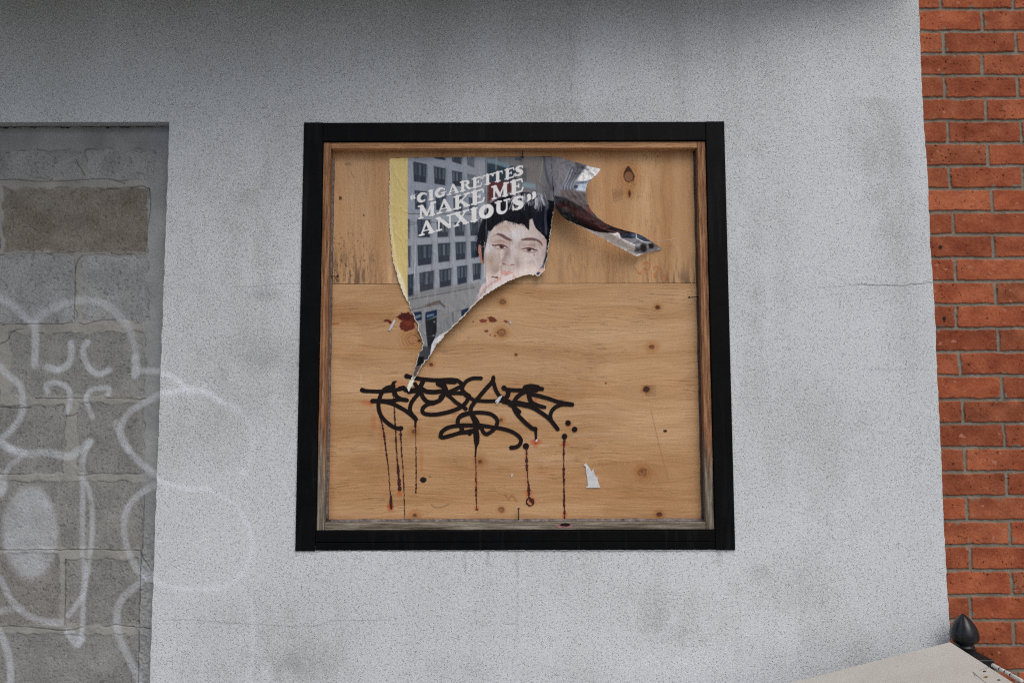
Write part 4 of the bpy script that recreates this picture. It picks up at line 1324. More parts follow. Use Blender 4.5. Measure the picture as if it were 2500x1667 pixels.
for w_ in ((635, 770, 90, 95, 40, 60), (848, 965, 100, 110, 70, 95), (1030, 1120, 110, 115, 100, 130), (388, 545, 172, 205, 235, 220), (635, 772, 228, 255, 205, 200), (852, 968, 280, 300, 180, 165),
           (1036, 1130, 320, 335, 150, 140), (405, 548, 515, 530, 225, 200), (655, 775, 560, 575, 190, 170), (866, 978, 575, 590, 190, 170), (1052, 1140, 600, 612, 160, 150),
           (325, 342, 860, 862, 230, 230), (435, 590, 862, 868, 215, 205), (672, 810, 895, 898, 180, 170), (882, 1002, 900, 902, 160, 155), (1066, 1165, 890, 892, 165, 160),
           (325, 355, 1182, 1180, 250, 250), (437, 610, 1170, 1160, 245, 232), (682, 825, 1150, 1142, 225, 218), (892, 1014, 1136, 1130, 212, 205), (1076, 1175, 1128, 1120, 195, 190),
           (322, 385, 1530, 1515, 260, 250)):
    window(A1, *w_)
for w_ in ((322, 385, 155, 148, 245, 240), (462, 632, 130, 98, 225, 222), (700, 842, 95, 70, 210, 210), (912, 1030, 55, 38, 215, 205), (1098, 1196, 22, 10, 195, 190)):
    window(Z4, *w_)
CP.poly([Z4(p) for p in ((390, 600), (485, 590), (488, 690), (420, 705))], (36, 48, 66), 1, 2)
CP.stroke([Z4((420, 660)), Z4((465, 640))], 3.2, (130, 146, 160), .7, 3)
CP.poly([Z4(p) for p in ((530, 600), (668, 568), (672, 640), (530, 700))], (34, 48, 70), 1, 2)
for k_ in range(5):
    CP.stroke([Z4((556 + 17 * k_, 636 - 4 * k_)), Z4((558 + 17 * k_, 654 - 4 * k_))], 1.2, (134, 150, 166), .8, 1.6)
CP.poly([Z4(p) for p in ((960, 578), (1045, 542), (1045, 640), (965, 690))], (36, 48, 66), 1, 2)
CP.poly([Z4(p) for p in ((530, 700), (668, 655), (665, 830), (600, 1055), (565, 1040), (545, 880))], (38, 40, 44), 1, 2.5)
CP.ell(*Z4((638, 712)), 2, 2, (150, 160, 170), .7, 2); CP.ell(*Z4((630, 878)), 2.4, 2.4, (160, 165, 170), .7, 2)
CP.stroke([Z4((550, 890)), Z4((640, 880))], .8, (80, 82, 86), .8, 1.5)
CP.poly([Z4(p) for p in ((700, 700), (860, 610), (860, 760), (700, 850))], (116, 120, 124), .7, 4); CP.stroke([Z4((860, 610)), Z4((865, 720))], 1.6, (84, 78, 76), .8, 2)
CP.poly([Z4(p) for p in ((480, 1000), (620, 1010), (600, 1130), (500, 1220), (420, 1220), (440, 1120))], (58, 60, 64), .9, 7)
CP.poly([Z4(p) for p in ((430, 1130), (515, 1130), (500, 1230), (420, 1250))], (26, 26, 28), 1, 3)
CP.poly([Z4(p) for p in ((405, 1250), (480, 1240), (440, 1360), (375, 1380))], (92, 76, 72), 1, 3)
# right hand side of the print
CP.poly([A2(p) for p in ((270, 90), (1100, 90), (1100, 650), (270, 690))], (108, 108, 112), .92, 3)
CP.poly([A2(p) for p in ((60, 90), (270, 90), (270, 500), (60, 520))], (134, 138, 144), .5, 5)
CP.poly([A2(p) for p in ((720, 130), (960, 130), (940, 480), (720, 430))], (112, 108, 106), .8, 8)
CP.poly([A2(p) for p in ((280, 170), (420, 160), (640, 250), (640, 410), (300, 420))], (44, 58, 68), .9, 7)
CP.poly([A2(p) for p in ((300, 130), (400, 150), (570, 210), (560, 260), (380, 200), (290, 190))], (120, 140, 152), .8, 5)
CP.poly([A2(p) for p in ((620, 120), (700, 120), (690, 160), (625, 155))], (60, 78, 94), .8, 5)
CP.poly([A2(p) for p in ((700, 240), (770, 250), (760, 440), (700, 430))], (72, 76, 84), .7, 6)
CP.poly([A2(p) for p in ((300, 420), (560, 400), (580, 480), (600, 560), (300, 680))], (88, 50, 52), .95, 5)
CP.poly([A2(p) for p in ((710, 410), (870, 440), (870, 500), (710, 470))], (120, 144, 156), .85, 5)
CP.stroke([A2((400, 100)), A2((395, 260))], 2, (140, 150, 158), .6, 3); CP.stroke([A2((530, 110)), A2((525, 200))], 1.5, (126, 130, 138), .6, 3)
for k_ in range(7):
    CP.stroke([A2((750 + 28 * k_, 120)), A2((738 + 26 * k_, 480))], .9, (128, 128, 132), .25, 3)
# hair
H0, H1 = (26, 28, 36), (34, 38, 50)
hair = [A2(p) for p in ((160, 1290), (165, 1150), (180, 1040), (205, 950), (235, 880), (265, 790), (310, 700), (370, 645), (450, 600), (560, 560), (660, 535), (780, 540), (880, 562), (960, 600), (1040, 640),
                        (1110, 640), (1115, 760), (1080, 860), (1060, 1000), (1040, 1150), (1025, 1280), (1000, 1370), (960, 1380), (940, 1000), (300, 1000), (250, 1400), (200, 1300))]
CP.poly(hair, H0, 1, 2.0, 1.0)
CP.poly([A2(p) for p in ((830, 640), (1000, 700), (1000, 1050), (900, 960), (840, 800))], H1, .8, 8)
for i in range(120):
    a_ = random.uniform(0, 1); bx = 300 + 640 * a_; by = 690 - 150 * math.sin(math.pi * min(1, a_ * .95 + .1)) + random.uniform(-12, 45)
    L_ = random.uniform(20, 55); sl_ = -0.5 + 1.5 * a_
    CP.stroke([A2((bx, by)), A2((bx + L_ * (0.8 if a_ < .6 else .15), by + L_ * (-.35 if a_ < .55 else .9)))], random.uniform(.5, 1.2), random.choice(((130, 134, 144), (96, 100, 112), (160, 163, 170))), random.uniform(.5, .9), 1.2)
for i in range(60):
    bx = random.choice((random.uniform(600, 770), random.uniform(860, 990))); by = random.uniform(545, 620)
    CP.stroke([A2((bx, by)), A2((bx + (bx - 830) * .25, by + random.uniform(60, 150)))], random.uniform(.6, 1.5), random.choice(((165, 168, 174), (190, 192, 196), (120, 124, 136))), random.uniform(.5, .9), 1.3)
for i in range(70):
    bx = random.uniform(250, 700); by = random.uniform(760, 900)
    CP.stroke([A2((bx, by)), A2((bx - 20, by + 60))], .5, (48, 52, 64), .5, 1.2)
for i in range(60):
    bx = random.uniform(150, 240); by = random.uniform(860, 1300)
    CP.stroke([A2((bx + 25, by - 30)), A2((bx, by)), A2((bx - random.uniform(0, 26), by + random.uniform(15, 60)))], random.uniform(.3, .8), (34, 36, 46), random.uniform(.4, .9), 1.3, 3)
# face
SK = (180, 169, 165)
face = [(178, 860), (190, 740), (215, 660), (262, 500), (300, 430), (360, 350), (430, 285), (480, 258), (540, 236), (600, 222), (640, 240), (720, 258), (780, 275), (830, 300), (880, 280), (920, 292), (975, 325), (1030, 415),
        (1015, 300), (1040, 215), (1090, 180), (1110, 200), (1125, 280), (1160, 360), (1210, 425), (1265, 470), (1325, 520), (1365, 600), (1378, 720), (1370, 820), (1330, 950), (1285, 1080), (1225, 1180),
        (1160, 1290), (950, 1300), (700, 1400), (400, 1580), (210, 1400), (195, 1250), (185, 1100), (176, 960)]
CP.poly([FC(p) for p in face], SK, 1, 1.6, .4)


def tone(cx, cy, rx, ry, col, a):
    x_, y_ = FC((cx, cy)); rx /= 7.84; ry /= 7.84
    sl = CP.box(x_ - 2.2 * rx, y_ - 2.2 * ry, x_ + 2.2 * rx, y_ + 2.2 * ry)
    g_ = np.exp(-((CP.X[sl] - x_) / rx) ** 2 - ((CP.Y[sl] - y_) / ry) ** 2) * a
    fm, _, _ = poly_sd(CP.X[sl], CP.Y[sl], [FC(p) for p in face])
    CP.blend(sl, g_ * (fm > 0), col)


for a_ in ((780, 500, 190, 150, (192, 190, 192), .75), (700, 700, 60, 160, (190, 187, 188), .5), (1000, 950, 150, 90, (192, 186, 184), .5), (260, 760, 80, 160, (186, 184, 188), .8), (300, 980, 120, 120, (156, 138, 126), .6), (500, 640, 170, 60, (158, 136, 126), .55), (1050, 690, 170, 60, (158, 138, 130), .5),
           (620, 870, 60, 150, (136, 118, 114), .75), (820, 1000, 34, 120, (152, 138, 134), .5), (560, 990, 45, 70, (146, 122, 114), .55), (680, 980, 120, 90, (184, 178, 178), .6), (1080, 1010, 220, 160, (186, 176, 172), .6), (420, 1180, 90, 110, (148, 128, 118), .55),
           (470, 1050, 40, 200, (150, 128, 118), .5), (820, 1080, 60, 120, (160, 144, 138), .5), (560, 350, 160, 60, (168, 148, 136), .4), (1320, 620, 50, 100, (182, 154, 146), .5), (900, 1210, 200, 60, (188, 182, 180), .5),
           (680, 640, 50, 90, (160, 142, 136), .5), (860, 650, 50, 60, (166, 150, 144), .4), (1330, 900, 40, 160, (160, 140, 134), .5), (700, 780, 60, 120, (180, 176, 178), .4)):
    tone(*a_[:5], min(1, a_[5] * 1.25))


def fs(pts, r, col, a=1.0, soft=1.1, sm=5):
    q_ = [(*FC(p[:2]), (p[2] if len(p) > 2 else r) / 7.84) for p in pts]
    CP.stroke(q_, 0, col, a, soft, sm)


BR = (98, 74, 76)
fs([(318, 560, 5), (350, 515, 10), (430, 483, 14)], 8, (150, 130, 126), .55, 4)
fs([(640, 800, 16), (600, 900, 22), (560, 980, 14)], 12, (140, 122, 118), .35, 8)
fs([(425, 483, 12), (500, 503, 27), (560, 538, 30), (620, 575, 27), (690, 600, 13)], 20, BR, .88, 3)
fs([(885, 595, 8), (950, 585, 22), (1030, 578, 28), (1110, 582, 26), (1180, 598, 22), (1240, 635, 19), (1285, 695, 9)], 20, BR, .88, 3)
CP.ell(*FC((505, 735)), 13.5, 4.4, (176, 168, 168), .8, 2); CP.ell(*FC((1040, 790)), 14, 5.0, (178, 170, 170), .8, 2)
CP.ell(*FC((510, 722)), 6.0, 5.4, (108, 76, 76), 1, 1.6); CP.ell(*FC((1032, 778)), 6.0, 5.2, (112, 80, 80), 1, 1.6)
CP.ell(*FC((512, 720)), 2.6, 2.6, (36, 24, 28), 1, 1.2); CP.ell(*FC((1034, 776)), 2.6, 2.6, (40, 28, 30), 1, 1.2)
CP.ell(*FC((522, 708)), 1.1, 1.1, (200, 196, 196), .9, 1); CP.ell(*FC((1030, 765)), 1.1, 1.1, (190, 186, 186), .8, 1)
LS = (74, 50, 54)
fs([(320, 690, 6), (380, 702, 11), (440, 694, 12), (510, 692, 12), (570, 712, 10), (625, 745, 6)], 8, LS, .95)
fs([(380, 745, 4), (440, 770, 5), (520, 772, 5), (590, 762, 4)], 5, (110, 74, 72), .8)
fs([(880, 775, 4), (940, 760, 9), (1010, 752, 12), (1090, 762, 12), (1140, 786, 10), (1195, 795, 5)], 8, LS, .95)
fs([(930, 800, 4), (1020, 830, 6), (1100, 835, 6), (1170, 820, 5)], 5, (106, 66, 68), .85)
fs([(350, 640, 4), (430, 612, 5), (520, 610, 5), (600, 650, 4)], 4, (134, 106, 98), .7); fs([(920, 710, 4), (1030, 690, 5), (1140, 705, 5)], 4, (138, 112, 104), .7)
fs([(320, 690, 3), (350, 720, 3), (370, 740, 3)], 3, LS, .6); fs([(1120, 800, 3), (1180, 780, 3)], 3, LS, .6)
fs([(620, 830), (560, 920), (520, 985), (515, 1030), (545, 1065)], 6, (132, 106, 100), .6, 3)
fs([(525, 1045, 6), (555, 1050, 10), (585, 1068, 6)], 8, (112, 78, 76), .9, 1.5); fs([(680, 1075, 5), (715, 1065, 9), (745, 1072, 5)], 8, (118, 84, 78), .9, 1.5)
fs([(585, 1070), (640, 1085), (690, 1078)], 5, (146, 120, 112), .7, 2)
fs([(780, 1060), (770, 980), (750, 900)], 5, (158, 138, 132), .5, 4)
CP.poly([FC(p) for p in ((480, 1235), (520, 1190), (560, 1180), (600, 1195), (650, 1180), (710, 1215), (760, 1290), (750, 1330), (690, 1330), (600, 1260), (520, 1260))], (176, 138, 132), .85, 4)
fs([(480, 1285), (540, 1285), (620, 1250)], 4, (120, 80, 80), .6, 3); fs([(640, 1160), (610, 1130)], 5, (160, 140, 134), .4, 3)
CP.ell(*FC((1130, 885)), 1.2, 1.2, (100, 74, 70), .9, 1)
for i in range(46):
    bx = random.uniform(330, 1330)
    by = float(np.interp(bx, [330, 430, 540, 640, 780, 900, 975, 1040, 1110, 1160, 1265, 1330], [400, 290, 240, 245, 275, 290, 325, 230, 190, 330, 440, 520]))
    ln = random.uniform(12, 60)
    dx_ = (-18 if bx < 700 else 14) * ln / 40
    fs([(bx - dx_ * .6, by - 30, 7), (bx, by, 4), (bx + dx_, by + ln, 1)], 4, random.choice(((34, 32, 40), (60, 46, 48), (46, 42, 50))), random.uniform(.5, .95), 1.3, 3)
for k_ in range(3):
    fs([(930 + 34 * k_, 230, 26), (960 + 30 * k_, 310, 16), (1018 + 6 * k_, 400, 2)], 9, (28, 28, 36), .95, 1.5, 4)
fs([(1120, 190, 20), (1160, 330, 18), (1250, 440, 10), (1325, 520, 3)], 9, (30, 32, 44), .95, 1.5, 4)
fs([(300, 1000, 30), (330, 1150, 26), (380, 1260, 16)], 20, (150, 134, 128), .3, 9)
for i in range(160):
    q_ = FC((random.gauss(620, 300), random.gauss(900, 150)))
    if 1184 < q_[0] < 1330 and q_[1] < 668:
        CP.ell(q_[0], q_[1], random.uniform(.3, .7), random.uniform(.3, .7), (146, 122, 114), random.uniform(.2, .5), 1)
for i in range(26):
    bx = random.uniform(190, 1350); by = random.uniform(300, 1000)
    CP.stroke([FC((bx, by)), FC((bx + random.uniform(-8, 8), by + random.uniform(60, 260)))], .3, (196, 194, 196), random.uniform(.15, .35), 1)
# ear and dark hair beside the face
CP.poly([FC(p) for p in ((62, 700), (85, 680), (115, 700), (125, 800), (135, 920), (170, 1065), (140, 1062), (100, 1000), (75, 900), (58, 800))], (160, 116, 104), 1, 1.5)
CP.poly([FC(p) for p in ((118, 690), (215, 640), (190, 740), (176, 860), (174, 1000), (168, 1060), (135, 960), (122, 820))], (32, 34, 44), 1, 1.5)
for i in range(22):
    CP.ell(*FC((random.uniform(20, 200), random.uniform(600, 860))), .8, .8, (170, 172, 176), .7, 1)
CP.stroke([FC((185, 640)), FC((170, 1000)), FC((185, 1300))], .7, (196, 196, 198), .8, 1.1, 4)
CP.stroke([FC((1360, -60)), FC((1345, 200)), FC((1370, 480))], 3.2, (106, 110, 122), .6, 3, 4)
CP.poly([FC(p) for p in ((1380, 560), (1440, 480), (1420, 650), (1395, 800), (1385, 960), (1345, 1050), (1325, 1120), (1240, 1140), (1290, 1080), (1340, 940))], (78, 82, 92), .8, 3)
CP.poly([FC(p) for p in ((1385, 300), (1480, 220), (1440, 480), (1420, 650), (1400, 800), (1385, 960), (1360, 960), (1378, 800), (1375, 500))], (24, 24, 30), .9, 2)
CP.poly([FC(p) for p in ((1205, 1190), (1240, 1150), (1330, 1125), (1335, 1180), (1290, 1230), (1250, 1215))], (180, 156, 144), 1, 2)
CP.poly([FC(p) for p in ((1165, 1260), (1195, 1205), (1255, 1230), (1235, 1280), (1180, 1285))], (66, 60, 72), 1, 2)
# hand with a ring raised to the lips
HN = (184, 172, 170)
CP.poly([FC(p) for p in ((60, 1640), (90, 1540), (130, 1460), (210, 1390), (320, 1290), (400, 1240), (450, 1190), (490, 1170), (480, 1230), (520, 1270), (600, 1280), (680, 1235), (710, 1265), (690, 1310), (760, 1330), (500, 1500), (300, 1640), (140, 1760), (40, 1800))], HN, .95, 2.2)
fs([(700, 1270), (620, 1310), (540, 1360), (470, 1420), (300, 1530), (200, 1640)], 34, (186, 178, 176), .9, 2.5)
fs([(690, 1320), (600, 1380), (500, 1440), (380, 1510), (250, 1600), (160, 1720)], 4, (140, 108, 104), .7, 2)
fs([(340, 1400), (250, 1460), (190, 1560), (140, 1680)], 5, (138, 108, 104), .7, 2.4)
fs([(470, 1330), (430, 1360), (370, 1390)], 18, (160, 100, 84), .6, 4)
CP.ell(*FC((345, 1330)), 5.2, 5.2, (66, 66, 68), 1, 1.6); CP.ell(*FC((345, 1328)), 3, 3, (140, 140, 142), 1, 1.4)
CP.ell(*FC((410, 1318)), 4.4, 3.6, (120, 82, 62), .9, 2)
CP.poly([Z4(p) for p in ((1240, 250), (1330, 180), (1400, 200), (1300, 290), (1200, 360), (1130, 450), (1090, 540), (1150, 400))], (184, 170, 170), .9, 2.5)
CP.stroke([Z4((1370, 225)), Z4((1290, 280)), Z4((1230, 330)), Z4((1180, 420)), Z4((1110, 520))], 1.0, (146, 122, 120), .7, 1.8, 4)
CP.poly([Z4(p) for p in ((1350, 290), (1568, 190), (1450, 280), (1330, 350), (1240, 410), (1150, 490), (1090, 550), (1180, 420))], (196, 192, 194), .85, 3)
# creases: wrinkle highlights and dark folds painted into the sheet colour
for pts, w_, a_ in (([A1((1262, 110)), A1((1262, 600)), A1((1256, 1150))], .55, .7), ([FC((515, 780)), FC((495, 1000)), FC((470, 1200)), FC((455, 1380))], .9, .7), ([A1((420, 1080)), A1((410, 1400)), Z4((400, 180))], .6, .6),
                    ([Z4((410, 0)), Z4((396, 220))], .6, .5), ([Z4((560, 380)), Z4((530, 620))], .5, .45), ([Z4((1060, 180)), Z4((1130, 300)), Z4((1140, 400))], .5, .55), ([A1((455, 360)), A1((490, 600))], .4, .4),
                    ([A2((960, 130)), A2((935, 300)), A2((900, 520))], .6, .4), ([A2((450, 1220)), A2((430, 1568))], .7, .6)):
    CP.stroke(pts, w_, (184, 186, 190), a_, 1.1, 4)
CP.stroke([A1((1268, 110)), A1((1268, 600)), A1((1262, 900))], .8, (80, 84, 92), .4, 1.5, 3)
CP.stroke([A2((972, 110)), A2((985, 240)), A2((1010, 360)), A2((1060, 500))], 2.6, (66, 70, 84), .75, 5, 5)
CP.stroke([A2((1010, 110)), A2((1040, 330)), A2((1090, 560))], 4.0, (96, 98, 110), .5, 8, 5)


# lettering: heavy soft serif capitals, every stroke a tapering round-ended bar in the unit letter box
def arc(cx, cy, rx, ry, a0, a1, r0, r1, n=14, rm=None):
    o_ = []
    for i in range(n + 1):
        f_ = i / n; a_ = math.radians(a0 + (a1 - a0) * f_)
        r_ = r0 + (r1 - r0) * f_
        if rm is not None:
            r_ = r_ + (rm - (r0 + r1) / 2) * math.sin(math.pi * f_)
        o_.append((cx + rx * math.cos(a_), cy + ry * math.sin(a_), r_))
    return o_


S = .055
GL = {
    'I': [[(.5, .1, .15), (.5, .9, .15)], [(.16, .06, S), (.84, .06, S)], [(.16, .94, S), (.84, .94, S)]],
    'C': [arc(.54, .5, .36, .38, 48, 305, .06, .05, 20, .15), [(.84, .78, .06), (.86, .64, .05)]],
    'G': [arc(.50, .5, .34, .38, 48, 300, .06, .08, 20, .15), [(.80, .78, .06), (.82, .66, .045)], [(.74, .12, .09), (.76, .38, .10)], [(.55, .42, .045), (.96, .42, .045)]],
    'A': [[(.20, .08, .05), (.47, .90, .06)], [(.50, .90, .10), (.78, .10, .13)], [(.30, .30, .035), (.62, .30, .035)], [(.08, .05, S), (.33, .05, S)], [(.64, .05, S), (.92, .05, S)]],
    'R': [[(.25, .08, .13), (.25, .92, .13)], [(.06, .05, S), (.46, .05, S)], [(.06, .95, S), (.5, .95, S)], arc(.48, .74, .22, .19, 95, -95, .05, .05, 12, .115), [(.48, .5, .06), (.66, .30, .11), (.80, .1, .09)], [(.76, .06, .06), (.96, .08, .045)]],
    'E': [[(.27, .08, .14), (.27, .92, .14)], [(.05, .05, S), (.80, .05, S)], [(.05, .95, S), (.80, .95, S)], [(.3, .51, .04), (.60, .51, .04)], [(.84, .93, .05), (.86, .74, .05)], [(.84, .07, .05), (.92, .30, .05)], [(.62, .40, .045), (.62, .63, .045)]],
    'T': [[(.5, .08, .14), (.5, .92, .14)], [(.28, .05, S), (.72, .05, S)], [(.08, .94, S), (.92, .94, S)], [(.08, .92, .05), (.05, .72, .045)], [(.92, .92, .05), (.95, .72, .045)]],
    'S': [[(.84, .88, .05), (.82, .70, .045)], [(.80, .84, .06), (.60, .92, .07), (.36, .86, .11), (.25, .72, .13), (.40, .56, .15), (.64, .44, .16), (.74, .28, .14), (.62, .13, .10), (.40, .07, .07), (.20, .14, .06)], [(.14, .08, .05), (.14, .32, .045)]],
    'M': [[(.16, .08, .05), (.18, .92, .07)], [(.22, .90, .11), (.48, .18, .10)], [(.48, .14, .05), (.76, .90, .05)], [(.80, .08, .115), (.80, .92, .115)], [(.07, .05, S), (.27, .05, S)], [(.67, .05, S), (.92, .05, S)], [(.04, .95, S), (.26, .95, S)], [(.74, .95, S), (.97, .95, S)]],
    'K': [[(.23, .08, .12), (.23, .92, .12)], [(.05, .05, S), (.42, .05, S)], [(.05, .95, S), (.42, .95, S)], [(.36, .42, .045), (.78, .88, .05)], [(.44, .54, .09), (.76, .10, .12)], [(.64, .95, S), (.95, .95, S)], [(.64, .05, S), (.93, .05, S)]],
    'N': [[(.18, .08, .05), (.20, .90, .06)], [(.20, .90, .11), (.80, .12, .12)], [(.84, .10, .06), (.84, .92, .055)], [(.04, .05, S), (.34, .05, S)], [(.04, .95, S), (.26, .95, S)], [(.68, .95, S), (.98, .95, S)]],
    'X': [[(.24, .90, .12), (.76, .10, .13)], [(.22, .08, .05), (.76, .92, .05)], [(.08, .05, S), (.33, .05, S)], [(.64, .05, S), (.93, .05, S)], [(.05, .95, S), (.42, .95, S)], [(.64, .95, S), (.95, .95, S)]],
    'O': [arc(.5, .5, .33, .39, 90, 270, .10, .10, 16, .155), arc(.5, .5, .33, .39, -90, 90, .10, .10, 16, .155)],
    'U': [[(.24, .92, .12), (.24, .36, .13), (.32, .18, .12), (.52, .09, .09), (.70, .16, .06), (.78, .34, .05), (.78, .92, .05)], [(.04, .95, S), (.42, .95, S)], [(.62, .95, S), (.96, .95, S)]],
}
LET = (208, 210, 214)


def letter(ch, x0, x1, b0, xb, m, Hh):
    for pts in GL[ch]:
        q_ = []
        for (a_, b_, r_) in pts:
            x_ = x0 + a_ * (x1 - x0); y_ = b0 + m * (x_ - xb) - b_ * Hh
            sx, sy = A1((x_ + 3, y_ + 3)); q_.append((sx, sy, r_ * Hh / 4.9 * 1.2 + .5))
        CP.stroke(q_, 0, (70, 72, 80), .4, 1.6, 0)
    for pts in GL[ch]:
        q_ = []
        for (a_, b_, r_) in pts:
            x_ = x0 + a_ * (x1 - x0); y_ = b0 + m * (x_ - xb) - b_ * Hh
            sx, sy = A1((x_, y_)); q_.append((sx, sy, r_ * Hh / 4.9 * 1.2))
        CP.stroke(q_, 0, LET, 1, .8, 4 if len(pts) > 3 and len(pts) < 12 else 0)


for ch, x0, x1 in (('C', 428, 560), ('I', 562, 638), ('G', 642, 785), ('A', 785, 942), ('R', 943, 1085), ('E', 1088, 1218), ('T', 1212, 1338), ('T', 1335, 1458), ('E', 1478, 1608), ('S', 1596, 1712)):
    letter(ch, x0, x1, 630, 600, -.275, 120)
for ch, x0, x1 in (('M', 442, 658), ('A', 656, 864), ('K', 866, 1070), ('E', 1078, 1248), ('M', 1320, 1528), ('E', 1545, 1712)):
    letter(ch, x0, x1, 858, 460, -.2665, 160)
for ch, x0, x1 in (('A', 444, 652), ('N', 655, 858), ('X', 862, 1058), ('I', 1064, 1164), ('O', 1170, 1350), ('U', 1362, 1545), ('S', 1558, 1722)):
    letter(ch, x0, x1, 1065, 450, -.268, 163)
for (x_, y_) in ((368, 608), (400, 600)):
    CP.stroke([(*A1((x_, y_ + 4)), 2.9), (*A1((x_ - 4, y_ - 16)), 2.2), (*A1((x_ + 10, y_ - 38)), .8)], 0, LET, 1, .9, 4)
for (x_, y_) in ((792, 585), (852, 558)):
    CP.stroke([(*A2((x_ + 2, y_ - 2)), 6.6), (*A2((x_ + 6, y_ + 26)), 5.6), (*A2((x_ - 20, y_ + 64)), 2.3)], 0, (44, 46, 56), .8, 1.4, 4)
    CP.stroke([(*A2((x_, y_ - 4)), 5.4), (*A2((x_ + 4, y_ + 24)), 4.4), (*A2((x_ - 22, y_ + 62)), 1.3)], 0, LET, 1, .9, 4)
# torn fold at the foot and yellow left margin
CP.poly([(944, 372), (A1((322, 0))[0], 372), (995, 736), (1000, 745), (944, 745)], (190, 174, 122), 1, .9)
CP.poly([(948, 560), (952, 600), (964, 650), (980, 700), (995, 732), (978, 712), (962, 690)], (206, 198, 164), .8, 4)
CP.poly([Z4(p) for p in ((200, 60), (262, 200), (322, 420), (322, 480), (260, 400), (190, 200))], (214, 208, 180), .75, 5)
CP.stroke([A1((108, 800)), A1((150, 1150)), A1((200, 1450)), Z4((260, 250))], 1.5, (210, 202, 170), .6, 3, 4)
CP.poly([Z4(p) for p in ((585, 1130), (605, 985), (640, 920), (715, 865), (800, 822), (840, 800), (880, 800), (760, 900), (680, 1010), (600, 1110))], (196, 197, 202), 1, 1.6)
CP.ell(*Z4((650, 985)), 5, 4, (160, 162, 168), .5, 3)
CP.poly([Z4(p) for p in ((380, 1340), (362, 1350), (350, 1420), (300, 1490), (325, 1560), (400, 1470), (410, 1400), (440, 1330), (400, 1400), (375, 1410))], (208, 206, 190), 1, 1.4, .6)
fw_ = (sstep(1165, 1195, X) * sstep(505, 540, Y))[..., None]
CP.img[:] = (122 + (CP.img - 122) * 1.10 + fw_ * (CP.img - 150) * .10) * 1.06
CP.img += fw_ * (fbm(X / 3.0, Y / 3.5, 3, 159) * 6 + fbm(X / 14, Y / 20, 3, 160) * 7)[..., None]
CP.img += (fbm(X / 1.6, Y / 14, 2, 157) * 4.0 + fbm(X / 1.2, Y / 1.2, 2, 158) * 4.0)[..., None]

SHEET = [(951, 386.5), (1050, 384.5), (1160, 383.6), (1270, 383.2), (1345, 382.2), (1347, 420), (1350, 460), (1353, 505), (1354.5, 515), (1350.7, 522.8), (1348.8, 538), (1346.9, 554.6), (1343.7, 571), (1341, 593),
         (1338, 612), (1336, 633.7), (1331.6, 644), (1329, 653), (1329.6, 659), (1324.5, 665.6), (1317, 672.6), (1309, 672.6), (1304, 670.5), (1281, 672), (1259.5, 678.4), (1241.6, 686), (1223.8, 696), (1201.4, 709.4), (1183, 721.6),
         (1164.7, 738), (1150.4, 752), (1134, 770.6), (1117.8, 787), (1101.4, 803), (1085, 817.6), (1077, 829.8), (1064.7, 844), (1052.4, 864.5), (1046.3, 874.7), (1034, 887), (1026, 899), (1017.8, 915.5), (1011.6, 925.7),
         (1006.5, 942), (1000.4, 950), (998.4, 957.3), (996.3, 950), (993.3, 944), (998.4, 931.8), (1006.5, 917.6), (1011.6, 901), (1015.7, 885), (1021.8, 866.5), (1030, 850), (1033, 837), (1028, 823.7), (1020.8, 805), (1019.8, 791),
         (1012.7, 778.8), (1007.6, 766.5), (1001.4, 752), (999.4, 742), (989, 727.8), (980, 707), (971.8, 683), (967.8, 666.5), (959.6, 640), (957, 615), (953, 575), (950.5, 520), (951, 450)]


def cut_sheet(name, poly, step, depth_fn, color_fn, parent, torn_fn, mat=M_POSTER):
    poly = np.array(poly, float)
    pp = []
    for i_ in range(len(poly)):                      # ragged tear
        a_, b_ = poly[i_], poly[(i_ + 1) % len(poly)]
        n_ = max(1, int(np.hypot(*(b_ - a_)) / 2.2)); nn = np.array((-(b_ - a_)[1], (b_ - a_)[0])) / (np.hypot(*(b_ - a_)) + 1e-9)
        for k_ in range(n_):
            q_ = a_ + (b_ - a_) * k_ / n_
            tt = 1.0 if float(torn_fn(np.array([q_[0]]), np.array([q_[1]]))[0]) > .3 else 0.0
            pp.append(q_ + nn * tt * float(RNG.uniform(-.9, .9) + 1.2 * fbm(q_[0] / 6, q_[1] / 6, 2, 181)))
    poly = np.array(pp)
    gx = np.arange(poly[:, 0].min() - 2 * step, poly[:, 0].max() + 2 * step, step); gy = np.arange(poly[:, 1].min() - 2 * step, poly[:, 1].max() + 2 * step, step)
    X_, Y_ = np.meshgrid(gx, gy)
    sd, nx_, ny_ = poly_sd(X_, Y_, poly)
    snap = abs(sd) < 0.72 * step
    Xs = np.where(snap, nx_, X_); Ys = np.where(snap, ny_, Y_)
    ok = (sd > 0) | snap
    keep = ok[:-1, :-1] & ok[1:, :-1] & ok[1:, 1:] & ok[:-1, 1:]
    cst = (sd[:-1, :-1] + sd[1:, :-1] + sd[1:, 1:] + sd[:-1, 1:]) / 4 > -0.05 * step
    keep &= cst
    sdc = np.maximum(sd, 0)
    dep = depth_fn(Xs, Ys, sdc)
    co = px2w(Xs, Ys, YP - dep)
    c_ = color_fn(Xs, Ys)
    w_ = torn_fn(Xs, Ys)
    rim = sstep(w_, w_ * .5, sdc)[..., None] * (w_ > 0.01)[..., None]
    c_ = c_ * (1 - rim) + np.array((206, 205, 200.)) * rim
    q_ = grid_quads(len(gy), len(gx), keep)
    used = np.unique(q_); remap = -np.ones(X_.size, int); remap[used] = np.arange(len(used))
    me_ = raw_mesh(name, co.reshape(-1, 3)[used], remap[q_], alb(np.clip(c_.reshape(-1, 3)[used], 4, 250)))
    return link(name, me_, mat, parent)


